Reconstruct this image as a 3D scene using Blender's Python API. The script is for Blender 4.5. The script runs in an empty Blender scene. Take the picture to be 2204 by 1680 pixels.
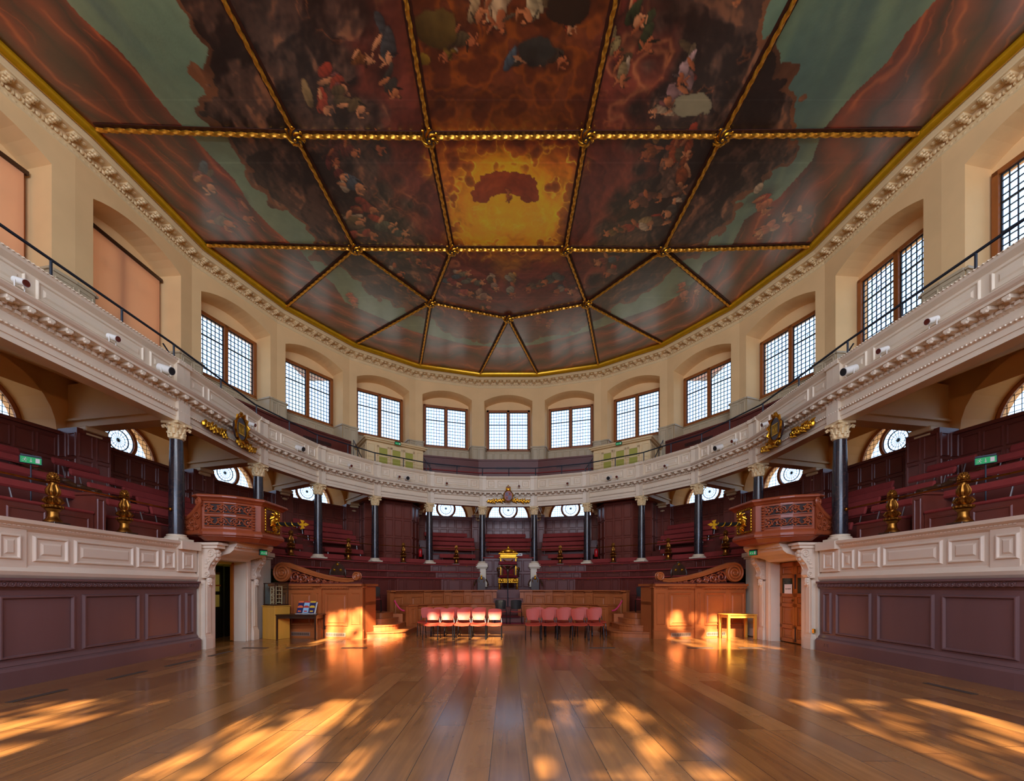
import bpy, math, random
import numpy as np
from mathutils import Vector, Matrix
random.seed(7)
SC = bpy.context.scene
COL = SC.collection
PI = math.pi
EYE = 1.55            # camera height, metres
F, CX, HY = 875.0, 1094.0, 1263.0     # focal length in pixels, principal column, horizon row
HC = 11.44            # ceiling above the eye
ZC = EYE + HC         # ceiling height

# ------------------------------------------------------------------ camera
cam = bpy.data.cameras.new('camera'); camo = bpy.data.objects.new('camera', cam); COL.objects.link(camo)
camo.location = (0, 0, EYE); camo.rotation_euler = (PI/2, 0, 0)
cam.sensor_fit = 'HORIZONTAL'; cam.sensor_width = 36; cam.lens = 36*F/2204
cam.shift_x = (1102-CX)/2204; cam.shift_y = (HY-840)/2204
cam.clip_start = .05; cam.clip_end = 400
SC.camera = camo
# ------------------------------------------------------------------ world, sun, fill lamps
W_ = bpy.data.worlds.new('sky'); SC.world = W_; W_.use_nodes = True
nt = W_.node_tree; nt.nodes.clear()
tc = nt.nodes.new('ShaderNodeTexCoord'); sep = nt.nodes.new('ShaderNodeSeparateXYZ')
rp = nt.nodes.new('ShaderNodeValToRGB'); bg = nt.nodes.new('ShaderNodeBackground'); wo = nt.nodes.new('ShaderNodeOutputWorld')
nt.links.new(tc.outputs['Generated'], sep.inputs[0]); nt.links.new(sep.outputs['Z'], rp.inputs[0])
nt.links.new(rp.outputs[0], bg.inputs[0]); nt.links.new(bg.outputs[0], wo.inputs[0])
cr = rp.color_ramp
cr.elements[0].position = 0.0; cr.elements[0].color = (.50, .44, .36, 1)
cr.elements[1].position = 1.0; cr.elements[1].color = (.46, .62, .95, 1)
e = cr.elements.new(.03); e.color = (.56, .72, .97, 1)
e = cr.elements.new(.5); e.color = (.42, .62, .97, 1)
bg.inputs[1].default_value = 2.7
SUN_EL = math.radians(32)
sl = bpy.data.lights.new('sun', 'SUN'); so = bpy.data.objects.new('sun', sl); COL.objects.link(so)
sl.energy = 37; sl.color = (1, .86, .62); sl.angle = math.radians(.55)
so.rotation_euler = (PI/2-SUN_EL, 0, math.radians(0)); so.location = (0, -30, 25)
def day_fill(name, x, z, w, h, power, y=-4.75, color=(.78, .86, 1)):  # added area lamp just inside the south wall, brightens the room
    l = bpy.data.lights.new(name, 'AREA'); o = bpy.data.objects.new(name, l); COL.objects.link(o)
    l.shape = 'RECTANGLE'; l.size = w; l.size_y = h; l.energy = power; l.color = color
    o.location = (x, y, z); o.rotation_euler = (PI/2, 0, 0)
    return o
for x in (-7.4, -4.4, -1.4, 1.6, 4.6, 7.6):
    day_fill('south_upper_fill', x, 10.4, 2.2, 2.2, 270)
for x in (-5.6, -2.2, 1.2, 4.8):
    day_fill('south_lower_fill', x, 5.9, 1.9, 1.6, 230, color=(.58, .72, 1))
SC.view_settings.view_transform = 'Standard'; SC.view_settings.look = 'None'
SC.view_settings.gamma = 1; SC.view_settings.exposure = 0.12; SC.view_settings.use_curve_mapping = False
cy = SC.cycles
cy.max_bounces = 9; cy.diffuse_bounces = 8; cy.glossy_bounces = 3; cy.transmission_bounces = 4; cy.transparent_max_bounces = 8
cy.caustics_reflective = False; cy.caustics_refractive = False; cy.sample_clamp_indirect = 6; cy.sample_clamp_direct = 0
cy.use_denoising = True; cy.use_adaptive_sampling = True; cy.adaptive_threshold = .02

# ------------------------------------------------------------------ materials
def srgb(r, g, b):
    f = lambda c: (c/255/12.92) if c/255 <= .04045 else ((c/255+.055)/1.055)**2.4
    return (f(r), f(g), f(b))
MATS = {}
def mat(name, col, rough=.5, metal=0, var=0, scale=3, bump=0, bscale=40, stretch=None, spec=.5, coat=0, col2=None):
    if name in MATS: return MATS[name]
    m = bpy.data.materials.new(name); m.use_nodes = True; n = m.node_tree; b = n.nodes['Principled BSDF']
    b.inputs['Base Color'].default_value = (*col, 1); b.inputs['Roughness'].default_value = rough
    b.inputs['Metallic'].default_value = metal; b.inputs['Specular IOR Level'].default_value = spec
    if coat: b.inputs['Coat Weight'].default_value = coat; b.inputs['Coat Roughness'].default_value = .2
    t = n.nodes.new('ShaderNodeTexCoord')
    mp = n.nodes.new('ShaderNodeMapping'); n.links.new(t.outputs['Object'], mp.inputs[0])
    if stretch: mp.inputs['Scale'].default_value = stretch
    if var or col2:
        no = n.nodes.new('ShaderNodeTexNoise'); no.inputs['Scale'].default_value = scale; no.inputs['Detail'].default_value = 5
        n.links.new(mp.outputs[0], no.inputs['Vector'])
        r = n.nodes.new('ShaderNodeValToRGB'); n.links.new(no.outputs['Fac'], r.inputs[0])
        c2 = col2 or tuple(c*(1-var) for c in col)
        r.color_ramp.elements[0].position = .3; r.color_ramp.elements[1].position = .7
        r.color_ramp.elements[0].color = (*c2, 1)
        r.color_ramp.elements[1].color = (*(tuple(min(1, c*(1+var*.6)) for c in col) if not col2 else col), 1)
        n.links.new(r.outputs[0], b.inputs['Base Color'])
    if bump:
        n2 = n.nodes.new('ShaderNodeTexNoise'); n2.inputs['Scale'].default_value = bscale; n2.inputs['Detail'].default_value = 3
        n.links.new(mp.outputs[0], n2.inputs['Vector'])
        bp = n.nodes.new('ShaderNodeBump'); bp.inputs['Strength'].default_value = bump; bp.inputs['Distance'].default_value = .01
        n.links.new(n2.outputs['Fac'], bp.inputs['Height']); n.links.new(bp.outputs[0], b.inputs['Normal'])
    MATS[name] = m; return m
PLASTER = mat('cream_plaster', srgb(236, 197, 140), .75, var=.07, scale=.9, bump=.15, bscale=12)
CREAM = mat('cream_paint', srgb(228, 200, 150), .5, var=.04, scale=2)
STONEW = mat('parapet_paint', srgb(224, 206, 180), .42, var=.05, scale=2)
BOXW = mat('box_front_paint', srgb(226, 205, 182), .38, var=.05, scale=1.5)
PUTTY = mat('putty_panelling', srgb(190, 172, 140), .45, var=.05, scale=2)
MAROON = mat('maroon_panelling', srgb(112, 52, 40), .34, var=.12, scale=2.5)
MAROON2 = mat('maroon_tier_paint', srgb(98, 42, 34), .4, var=.12, scale=2.5)
CUSH = mat('red_cushion_fabric', srgb(138, 44, 40), .85, var=.1, scale=8, bump=.3, bscale=150)
GREYM = mat('dark_mauve_panelling', srgb(112, 80, 78), .34, var=.14, scale=1.2, stretch=(1, 1, .12))
OAK = mat('orange_brown_panelling', srgb(170, 92, 46), .38, var=.10, scale=2.2)
CARV = mat('carved_red_wood', srgb(150, 70, 38), .36, var=.12, scale=3)
GOLD = mat('gilding', srgb(206, 148, 44), .32, 1, var=.30, scale=12, bump=.2, bscale=60)
GOLDP = mat('gold_paint', srgb(214, 160, 22), .3, .55, var=.1, scale=6)
BRASS = mat('old_brass', srgb(150, 100, 42), .34, 1, var=.35, scale=14)
IRON = mat('dark_grey_iron', srgb(46, 52, 62), .4, .4)
STEEL = mat('steel_leg', srgb(150, 150, 155), .3, .9)
BLACKP = mat('black_plastic', srgb(22, 20, 20), .45)
WINWOOD = mat('window_oak', srgb(150, 84, 34), .42, var=.15, scale=4, stretch=(1, 1, .3))
LEAD = mat('window_lead', srgb(40, 44, 50), .5, .3)
SAND = mat('outside_sandstone', srgb(232, 178, 120), .8, var=.12, scale=3)
DARKW = mat('dark_brown_wood', srgb(60, 34, 18), .3, var=.2, scale=5)
LIGHTW = mat('honey_wood', srgb(206, 148, 56), .35, var=.10, scale=4, stretch=(1, 1, .25))
REDPL = mat('red_chair_shell', srgb(180, 60, 38), .55, var=.04, scale=6)
DOORW = mat('polished_door_wood', srgb(168, 92, 34), .3, var=.14, scale=3, stretch=(1, 1, .3))
WHITEP = mat('white_plastic', srgb(225, 222, 215), .4)
GLASSDK = mat('dark_lens_glass', srgb(24, 14, 12), .08)
PAPER = mat('white_paper', srgb(235, 225, 220), .7)
GREEN = mat('exit_sign_green', srgb(10, 120, 60), .4)
ROPEG = mat('gilded_rope', srgb(214, 150, 48), .34, .75, var=.1, scale=10)
VELVET = mat('crimson_velvet', srgb(120, 20, 36), .9, var=.1, scale=10)
BARK = mat('tree_bark', srgb(80, 64, 48), .9); LEAF = mat('green_leaf', srgb(90, 120, 40), .6)

def glass_mat():
    m = bpy.data.materials.new('leaded_window_glass'); m.use_nodes = True; n = m.node_tree; n.nodes.clear()
    o = n.nodes.new('ShaderNodeOutputMaterial'); mx = n.nodes.new('ShaderNodeMixShader')
    t = n.nodes.new('ShaderNodeBsdfTransparent'); g = n.nodes.new('ShaderNodeBsdfGlossy')
    t.inputs[0].default_value = (.90, .95, .97, 1); g.inputs['Roughness'].default_value = .05
    fr = n.nodes.new('ShaderNodeLayerWeight'); pw = n.nodes.new('ShaderNodeMath'); pw.operation = 'POWER'; pw.inputs[1].default_value = 5
    n.links.new(fr.outputs['Facing'], pw.inputs[0]); n.links.new(pw.outputs[0], mx.inputs[0]); n.links.new(t.outputs[0], mx.inputs[1]); n.links.new(g.outputs[0], mx.inputs[2]); n.links.new(mx.outputs[0], o.inputs[0])
    return m
GLASS = glass_mat()
def blind_mat():
    m = bpy.data.materials.new('peach_blind_cloth'); m.use_nodes = True; n = m.node_tree; n.nodes.clear()
    o = n.nodes.new('ShaderNodeOutputMaterial'); mx = n.nodes.new('ShaderNodeMixShader')
    t = n.nodes.new('ShaderNodeBsdfTranslucent'); d = n.nodes.new('ShaderNodeBsdfDiffuse')
    t.inputs[0].default_value = (*srgb(255, 212, 170), 1); d.inputs[0].default_value = (*srgb(250, 200, 155), 1)
    mx.inputs[0].default_value = .5
    n.links.new(t.outputs[0], mx.inputs[1]); n.links.new(d.outputs[0], mx.inputs[2]); n.links.new(mx.outputs[0], o.inputs[0])
    return m
BLIND = blind_mat()
def emis(name, col, s):
    m = bpy.data.materials.new(name); m.use_nodes = True; b = m.node_tree.nodes['Principled BSDF']
    b.inputs['Base Color'].default_value = (*col, 1); b.inputs['Emission Color'].default_value = (*col, 1); b.inputs['Emission Strength'].default_value = s
    return m
SIGNLIT = emis('backlit_exit_sign_green', srgb(12, 130, 70), .6)
def column_mat():
    m = bpy.data.materials.new('dark_marbled_column'); m.use_nodes = True; n = m.node_tree; b = n.nodes['Principled BSDF']
    t = n.nodes.new('ShaderNodeTexCoord'); w = n.nodes.new('ShaderNodeTexNoise'); w.inputs['Scale'].default_value = 3.2
    w.inputs['Detail'].default_value = 8; w.inputs['Distortion'].default_value = 2.2
    n.links.new(t.outputs['Object'], w.inputs['Vector'])
    r = n.nodes.new('ShaderNodeValToRGB'); e = r.color_ramp.elements
    e[0].position = .44; e[0].color = (*srgb(34, 28, 34), 1); e[1].position = .56; e[1].color = (*srgb(44, 34, 36), 1)
    q = e.new(.5); q.color = (*srgb(74, 54, 50), 1); q = e.new(.485); q.color = (*srgb(40, 31, 34), 1); q = e.new(.515); q.color = (*srgb(40, 31, 34), 1)
    n.links.new(w.outputs['Fac'], r.inputs[0]); n.links.new(r.outputs[0], b.inputs['Base Color']); b.inputs['Roughness'].default_value = .22
    return m
MARBLE = column_mat()
def floor_mat():
    m = bpy.data.materials.new('oak_floor_boards'); m.use_nodes = True; n = m.node_tree; L = n.links; b = n.nodes['Principled BSDF']
    def N(t, **k):
        x = n.nodes.new(t)
        for a, v in k.items(): setattr(x, a, v)
        return x
    t = N('ShaderNodeTexCoord'); s = N('ShaderNodeSeparateXYZ'); L.new(t.outputs['Object'], s.inputs[0])
    def mth(op, a, bb=None):
        x = N('ShaderNodeMath', operation=op)
        for i, v in enumerate((a, bb)):
            if v is None: continue
            if isinstance(v, (int, float)): x.inputs[i].default_value = v
            else: L.new(v, x.inputs[i])
        return x.outputs[0]
    bw = .33
    u = mth('DIVIDE', mth('ADD', s.outputs['X'], .16), bw); ui = mth('FLOOR', u); uf = mth('FRACT', u)
    wn = N('ShaderNodeTexWhiteNoise', noise_dimensions='1D'); L.new(ui, wn.inputs['W'])
    v = mth('ADD', mth('DIVIDE', s.outputs['Y'], 3.1), mth('MULTIPLY', wn.outputs['Value'], 7.0)); vi = mth('FLOOR', v); vf = mth('FRACT', v)
    cb = N('ShaderNodeCombineXYZ'); L.new(ui, cb.inputs[0]); L.new(vi, cb.inputs[1])
    wn2 = N('ShaderNodeTexWhiteNoise', noise_dimensions='2D'); L.new(cb.outputs[0], wn2.inputs['Vector'])
    # seams
    e1 = mth('LESS_THAN', uf, .018); e2 = mth('LESS_THAN', vf, .0025); seam = mth('MAXIMUM', e1, e2)
    # grain
    mp = N('ShaderNodeMapping'); mp.inputs['Scale'].default_value = (14, .9, 1); L.new(t.outputs['Object'], mp.inputs[0])
    addv = N('ShaderNodeVectorMath', operation='ADD'); L.new(mp.outputs[0], addv.inputs[0])
    sc = N('ShaderNodeVectorMath', operation='SCALE'); L.new(wn2.outputs['Color'], sc.inputs[0]); sc.inputs['Scale'].default_value = 30
    L.new(sc.outputs[0], addv.inputs[1])
    g = N('ShaderNodeTexNoise'); g.inputs['Scale'].default_value = 1.0; g.inputs['Detail'].default_value = 7; g.inputs['Distortion'].default_value = .8; L.new(addv.outputs[0], g.inputs['Vector'])
    big = N('ShaderNodeTexNoise'); big.inputs['Scale'].default_value = 2.2; big.inputs['Detail'].default_value = 4; L.new(t.outputs['Object'], big.inputs['Vector'])
    f = mth('ADD', mth('ADD', mth('MULTIPLY', g.outputs['Fac'], .5), mth('MULTIPLY', wn2.outputs['Value'], .26)), mth('MULTIPLY', mth('SUBTRACT', big.outputs['Fac'], .5), .22))
    r = N('ShaderNodeValToRGB'); e = r.color_ramp.elements
    e[0].position = .12; e[0].color = (*srgb(106, 64, 30), 1); e[1].position = .75; e[1].color = (*srgb(188, 130, 70), 1)
    q = e.new(.42); q.color = (*srgb(148, 96, 48), 1)
    L.new(f, r.inputs[0])
    mx = N('ShaderNodeMix', data_type='RGBA'); L.new(seam, mx.inputs['Factor']); L.new(r.outputs[0], mx.inputs['A']); mx.inputs['B'].default_value = (*srgb(40, 22, 12), 1)
    L.new(mx.outputs['Result'], b.inputs['Base Color'])
    ro = mth('ADD', mth('MULTIPLY', wn2.outputs['Value'], .10), mth('MULTIPLY', big.outputs['Fac'], .08)); ro = mth('ADD', ro, .15)
    L.new(ro, b.inputs['Roughness'])
    b.inputs['Coat Weight'].default_value = .5; b.inputs['Coat Roughness'].default_value = .16
    # every board lies at a slightly different tilt
    bp = N('ShaderNodeBump'); bp.inputs['Strength'].default_value = .12; bp.inputs['Distance'].default_value = .003
    L.new(mth('ADD', mth('MULTIPLY', g.outputs['Fac'], .5), mth('MULTIPLY', seam, -2.0)), bp.inputs['Height']); L.new(bp.outputs[0], b.inputs['Normal'])
    return m
FLOORM = floor_mat()

# ------------------------------------------------------------------ mesh helper
class MB:
    def __init__(s): s.v = []; s.f = []; s.M = None
    def add(s, vs, fs):
        k = len(s.v)
        if s.M is not None: vs = [tuple(s.M @ Vector(p)) for p in vs]
        s.v += [tuple(p) for p in vs]; s.f += [tuple(i+k for i in f) for f in fs]; return s
    def box(s, x0, x1, y0, y1, z0, z1):
        return s.add([(x0,y0,z0),(x1,y0,z0),(x1,y1,z0),(x0,y1,z0),(x0,y0,z1),(x1,y0,z1),(x1,y1,z1),(x0,y1,z1)],
                     [(0,3,2,1),(4,5,6,7),(0,1,5,4),(1,2,6,5),(2,3,7,6),(3,0,4,7)])
    def bev(s, x0, x1, y0, y1, z0, z1, b=.01):      # box with chamfered edges
        xs, ys, zs = (x0, x1), (y0, y1), (z0, z1); vs = []; idx = {}
        for i in (0, 1):
            for j in (0, 1):
                for k in (0, 1):
                    sx, sy, sz = (b if i == 0 else -b), (b if j == 0 else -b), (b if k == 0 else -b)
                    for a, p in enumerate(((xs[i], ys[j]+sy, zs[k]+sz), (xs[i]+sx, ys[j], zs[k]+sz), (xs[i]+sx, ys[j]+sy, zs[k]))):
                        idx[i, j, k, a] = len(vs); vs.append(p)
        fs = []
        for i in (0, 1): fs.append([idx[i,0,0,0], idx[i,1,0,0], idx[i,1,1,0], idx[i,0,1,0]][::(1 if i else -1)])
        for j in (0, 1): fs.append([idx[0,j,0,1], idx[1,j,0,1], idx[1,j,1,1], idx[0,j,1,1]][::(-1 if j else 1)])
        for k in (0, 1): fs.append([idx[0,0,k,2], idx[1,0,k,2], idx[1,1,k,2], idx[0,1,k,2]][::(1 if k else -1)])
        for i in (0, 1):
            for j in (0, 1): fs.append([idx[i,j,0,0], idx[i,j,0,1], idx[i,j,1,1], idx[i,j,1,0]])
            for k in (0, 1): fs.append([idx[i,0,k,0], idx[i,0,k,2], idx[i,1,k,2], idx[i,1,k,0]])
        for j in (0, 1):
            for k in (0, 1): fs.append([idx[0,j,k,1], idx[0,j,k,2], idx[1,j,k,2], idx[1,j,k,1]])
        for i in (0, 1):
            for j in (0, 1):
                for k in (0, 1): fs.append([idx[i,j,k,0], idx[i,j,k,1], idx[i,j,k,2]])
        return s.add(vs, fs)
    def lathe(s, prof, c=(0, 0, 0), n=16, axis='z', lobes=0, amp=0):
        vs, fs = [], []
        for (r, z) in prof:
            for i in range(n):
                a = 2*PI*i/n; rr = r*(1+amp*math.cos(lobes*a)) if lobes else r
                x, y = rr*math.cos(a), rr*math.sin(a)
                vs.append({'z': (c[0]+x, c[1]+y, c[2]+z), 'y': (c[0]+x, c[1]+z, c[2]+y), 'x': (c[0]+z, c[1]+x, c[2]+y)}[axis])
        m = len(prof)
        for k in range(m-1):
            for i in range(n):
                j = (i+1) % n; fs.append((k*n+i, k*n+j, (k+1)*n+j, (k+1)*n+i))
        fs.append(tuple(range(n))[::-1]); fs.append(tuple((m-1)*n+i for i in range(n)))
        return s.add(vs, fs)
    def tube(s, pts, r, n=8, rs=None):
        pts = [Vector(p) for p in pts]; vs, fs = [], []; up = Vector((0, 0, 1)); prev = None
        for i, p in enumerate(pts):
            t = (pts[min(i+1, len(pts)-1)]-pts[max(i-1, 0)]).normalized()
            if prev is None:
                a = t.cross(up if abs(t.z) < .9 else Vector((1, 0, 0))).normalized()
            else:
                a = (prev - t*prev.dot(t))
                a = a.normalized() if a.length > 1e-6 else prev
            prev = a; b = t.cross(a); rr = rs[i] if rs else r
            for k in range(n):
                an = 2*PI*k/n; vs.append(p+a*rr*math.cos(an)+b*rr*math.sin(an))
        m = len(pts)
        for i in range(m-1):
            for k in range(n):
                j = (k+1) % n; fs.append((i*n+k, i*n+j, (i+1)*n+j, (i+1)*n+k))
        fs.append(tuple(range(n))[::-1]); fs.append(tuple((m-1)*n+k for k in range(n)))
        return s.add(vs, fs)
    def ball(s, c, rx, ry=None, rz=None, n=8, m=5):
        ry = ry or rx; rz = rz or rx; vs, fs = [], []
        for j in range(m+1):
            ph = PI*(j/m) ; ph = min(max(ph, .05), PI-.05)
            for i in range(n):
                a = 2*PI*i/n; vs.append((c[0]+rx*math.sin(ph)*math.cos(a), c[1]+ry*math.sin(ph)*math.sin(a), c[2]-rz*math.cos(ph)))
        for j in range(m):
            for i in range(n):
                k = (i+1) % n; fs.append((j*n+i, j*n+k, (j+1)*n+k, (j+1)*n+i))
        fs.append(tuple(range(n))[::-1]); fs.append(tuple(m*n+i for i in range(n)))
        return s.add(vs, fs)
    def sweep(s, prof, line, closed=True, caps=True):
        """prof: list of (d outward, z); line: list of (x, y); mitred"""
        vs, fs = [], []; n = len(prof); m = len(line); ms = miters(line)
        for i in range(m):
            for (d, z) in prof: vs.append((line[i][0]+ms[i][0]*d, line[i][1]+ms[i][1]*d, z))
        for i in range(m-1):
            for k in range(n if closed else n-1):
                j = (k+1) % n; fs.append((i*n+k, (i+1)*n+k, (i+1)*n+j, i*n+j))
        if closed and caps: fs.append(tuple(range(n))); fs.append(tuple((m-1)*n+k for k in range(n))[::-1])
        return s.add(vs, fs)
    def prism(s, poly, z0, z1):
        n = len(poly)
        return s.add([(x, y, z0) for x, y in poly]+[(x, y, z1) for x, y in poly],
                     [tuple(range(n))[::-1], tuple(range(n, 2*n))]+[(i, (i+1) % n, n+(i+1) % n, n+i) for i in range(n)])
    def panel(s, fr, u0, u1, z0, z1, b=.05, t=.03, field=0):
        """picture-frame moulding standing proud of a wall frame (and a raised field inside it)"""
        P = lambda u, z, d: fr.p(u, -d, z)
        R = []
        for k, d in ((0, 0), (b*.35, t), (b*.65, t), (b, t*.15)):
            R.append([P(u0+k, z0+k, d), P(u1-k, z0+k, d), P(u1-k, z1-k, d), P(u0+k, z1-k, d)])
        vs = sum(R, []); fs = []
        for k in range(3):
            for i in range(4):
                j = (i+1) % 4; fs.append((k*4+i, k*4+j, (k+1)*4+j, (k+1)*4+i))
        if field:
            g = b+field; fs.append((12, 13, 14, 15)); a = len(vs)
            vs += [P(u0+g, z0+g, t*.15), P(u1-g, z0+g, t*.15), P(u1-g, z1-g, t*.15), P(u0+g, z1-g, t*.15)]
            h = g+.03
            vs += [P(u0+h, z0+h, t*.7), P(u1-h, z0+h, t*.7), P(u1-h, z1-h, t*.7), P(u0+h, z1-h, t*.7)]
            for i in range(4):
                j = (i+1) % 4; fs.append((a+i, a+j, a+4+j, a+4+i))
            fs.append((a+4, a+5, a+6, a+7))
        return s.add(vs, fs)
    def wbox(s, fr, u0, u1, d0, d1, z0, z1):        # box in a wall frame: u along, d outward
        vs = [fr.p(u, d, z) for z in (z0, z1) for (u, d) in ((u0, d0), (u1, d0), (u1, d1), (u0, d1))]
        return s.add(vs, [(0,3,2,1),(4,5,6,7),(0,1,5,4),(1,2,6,5),(2,3,7,6),(3,0,4,7)])
    def build(s, name, m, parent=None, smooth=False, label=None):
        me = bpy.data.meshes.new(name); me.from_pydata(s.v, [], s.f)
        me.materials.append(m)
        import bmesh
        bm = bmesh.new(); bm.from_mesh(me); bmesh.ops.recalc_face_normals(bm, faces=bm.faces); bm.to_mesh(me); bm.free()
        if smooth:
            me.polygons.foreach_set('use_smooth', [True]*len(me.polygons))
        me.update()
        o = bpy.data.objects.new(name, me); COL.objects.link(o)
        if smooth:
            try:
                me.set_sharp_from_angle(angle=math.radians(38))
            except Exception: pass
        if parent: o.parent = parent; o.matrix_parent_inverse = Matrix.Identity(4) if parent.get('_loc') else parent.matrix_world.inverted()
        if label: o['label'] = label
        return o
def miters(line):
    out = []; m = len(line)
    def nrm(a, b):
        dx, dy = b[0]-a[0], b[1]-a[1]; l = math.hypot(dx, dy); return (-dy/l, dx/l)
    for i in range(m):
        n1 = nrm(line[i-1], line[i]) if i > 0 else None
        n2 = nrm(line[i], line[i+1]) if i < m-1 else None
        if n1 is None: out.append(n2); continue
        if n2 is None: out.append(n1); continue
        bx, by = n1[0]+n2[0], n1[1]+n2[1]; l = math.hypot(bx, by); bx, by = bx/l, by/l
        c = bx*n1[0]+by*n1[1]; out.append((bx/c, by/c))
    return out
def offset(line, d):
    ms = miters(line); return [(p[0]+m[0]*d, p[1]+m[1]*d) for p, m in zip(line, ms)]
class Frame:        # vertical plane from a to b; u from a, outward d to the left
    def __init__(s, a, b):
        s.a = a; s.L = math.hypot(b[0]-a[0], b[1]-a[1]); s.t = ((b[0]-a[0])/s.L, (b[1]-a[1])/s.L); s.n = (-s.t[1], s.t[0])
    def p(s, u, d, z): return (s.a[0]+s.t[0]*u+s.n[0]*d, s.a[1]+s.t[1]*u+s.n[1]*d, z)
    def rot(s): return math.atan2(s.t[1], s.t[0])
    def M(s, u, d, z): return Matrix.Translation(s.p(u, d, z)) @ Matrix.Rotation(s.rot(), 4, 'Z')
def thing(name, label, cat, loc=(0, 0, 0), rz=0, group=None):
    o = bpy.data.objects.new(name, None); COL.objects.link(o); o.location = loc; o.rotation_euler = (0, 0, rz)
    o['label'] = label; o['category'] = cat; o.empty_display_size = .1
    if group: o['group'] = group
    bpy.context.view_layer.update() if False else None
    o.matrix_world = Matrix.Translation(loc) @ Matrix.Rotation(rz, 4, 'Z')
    return o
def part(mb, name, m, parent, smooth=False, label=None, local=True):
    """local: mesh already in the parent's own coordinates"""
    o = mb.build(name, m, None, smooth, label)
    o.parent = parent
    if not local: o.matrix_parent_inverse = (Matrix.Translation(parent.location) @ parent.rotation_euler.to_matrix().to_4x4()).inverted()
    return o
def tag(o, label, cat, group=None, kind=None):
    o['label'] = label
    if cat: o['category'] = cat
    if group: o['group'] = group
    if kind: o['kind'] = kind
    return o
def struct(o): o['kind'] = 'structure'; return o
def copy_tree(o, parent=None):
    c = o.copy(); COL.objects.link(c)
    if parent: c.parent = parent
    for ch in KIDS.get(o.name, [])or [x for x in o.children]: copy_tree(ch, c)
    return c
KIDS = {}
ORD = ['first', 'second', 'third', 'fourth', 'fifth', 'sixth', 'seventh', 'eighth']
def lerp(a, b, t): return (a[0]+(b[0]-a[0])*t, a[1]+(b[1]-a[1])*t)
def sym(half): return [(-x, y) for x, y in half] + [(x, y) for x, y in half[::-1]]

# ------------------------------------------------------------------ plan lines (from left rear round the apse to right rear)
CH = [(8.6, -4.9), (8.42, -1.5), (8.27, 2.2), (8.10, 5.9), (7.93, 9.72), (7.98, 12.98), (7.25, 15.5), (5.756, 17.57), (3.695, 19.06), (1.273, 19.85)]
CL = sym(CH)                                   # the gallery's columns
RH = [(11.6, -4.9), (11.4, -.3), (11.2, 3.2), (10.98, 6.7), (10.32, 10.21), (10.08, 13.63), (8.98, 16.5), (7.17, 19.06), (4.61, 20.85), (1.563, 21.7)]
RIM = sym(RH)                                  # the gilt edge of the ceiling
WL = offset(RIM, .65)                          # the outer wall, inner face
RING = lambda t: [lerp(a, b, t) for a, b in zip(CL, WL)]
NB = 19
SOUTH = -4.9

# ------------------------------------------------------------------ floor
mb = MB(); mb.add([(-13, -5.2, 0), (13, -5.2, 0), (13, 24, 0), (-13, 24, 0)], [(0, 1, 2, 3)])
struct(mb.build('floor', FLOORM))

# ------------------------------------------------------------------ outer wall with window niches
OPW, SPR, RISE, SILLZ = 2.6, 11.78, .33, 8.45       # niche width, arch spring, rise, bottom
WT, WH0, WH1, WW = .75, 9.26, 11.56, 2.46           # depth to the window, window bottom/top, width
LS, LR = 5.36, 1.2                                  # lunette sill and radius
def arch_pts(w, z0, spr, rise, n=12):
    r = (w*w/4+rise*rise)/(2*rise); a0 = math.asin(w/2/r)
    pts = [(-w/2, z0)]
    for i in range(n+1):
        a = -a0+2*a0*i/n; pts.append((r*math.sin(a), spr+rise-r+r*math.cos(a)))
    pts.append((w/2, z0)); return pts
def half_pts(r, zs, n=16):
    return [(-r*math.cos(PI*i/n), zs+r*math.sin(PI*i/n)) for i in range(n+1)]
def holed(mb, fr, uc, hole, u0, u1, z0, z1, d=0):
    """wall strip u0..u1, z0..z1 with a hole given by points from left to right over the top"""
    pts = [(uc+u, z) for u, z in hole]
    hz = pts[0][1]
    q = lambda a: [fr.p(u, d, z) for u, z in a]
    mb.add(q([(u0, z0), (pts[0][0], z0), (pts[0][0], z1), (u0, z1)]), [(0, 1, 2, 3)])
    mb.add(q([(pts[-1][0], z0), (u1, z0), (u1, z1), (pts[-1][0], z1)]), [(0, 1, 2, 3)])
    if hz > z0: mb.add(q([(pts[0][0], z0), (pts[-1][0], z0), (pts[-1][0], hz), (pts[0][0], hz)]), [(0, 1, 2, 3)])
    for a, b in zip(pts[:-1], pts[1:]):
        if abs(a[0]-b[0]) > 1e-5: mb.add(q([a, b, (b[0], z1), (a[0], z1)]), [(0, 1, 2, 3)])
def reveal(mb, fr, uc, hole_a, hole_b, d0, d1, bottom=True):
    A = [fr.p(uc+u, d0, z) for u, z in hole_a]; B = [fr.p(uc+u, d1, z) for u, z in hole_b]; n = len(A)
    fs = [(i, i+1, n+i+1, n+i) for i in range(n-1)]
    if bottom: fs.append((0, n-1, 2*n-1, n))
    mb.add(A+B, fs)
walls = {'left': MB(), 'far': MB(), 'right': MB()}
dados = MB(); stone = MB()
BAYS = []
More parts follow.
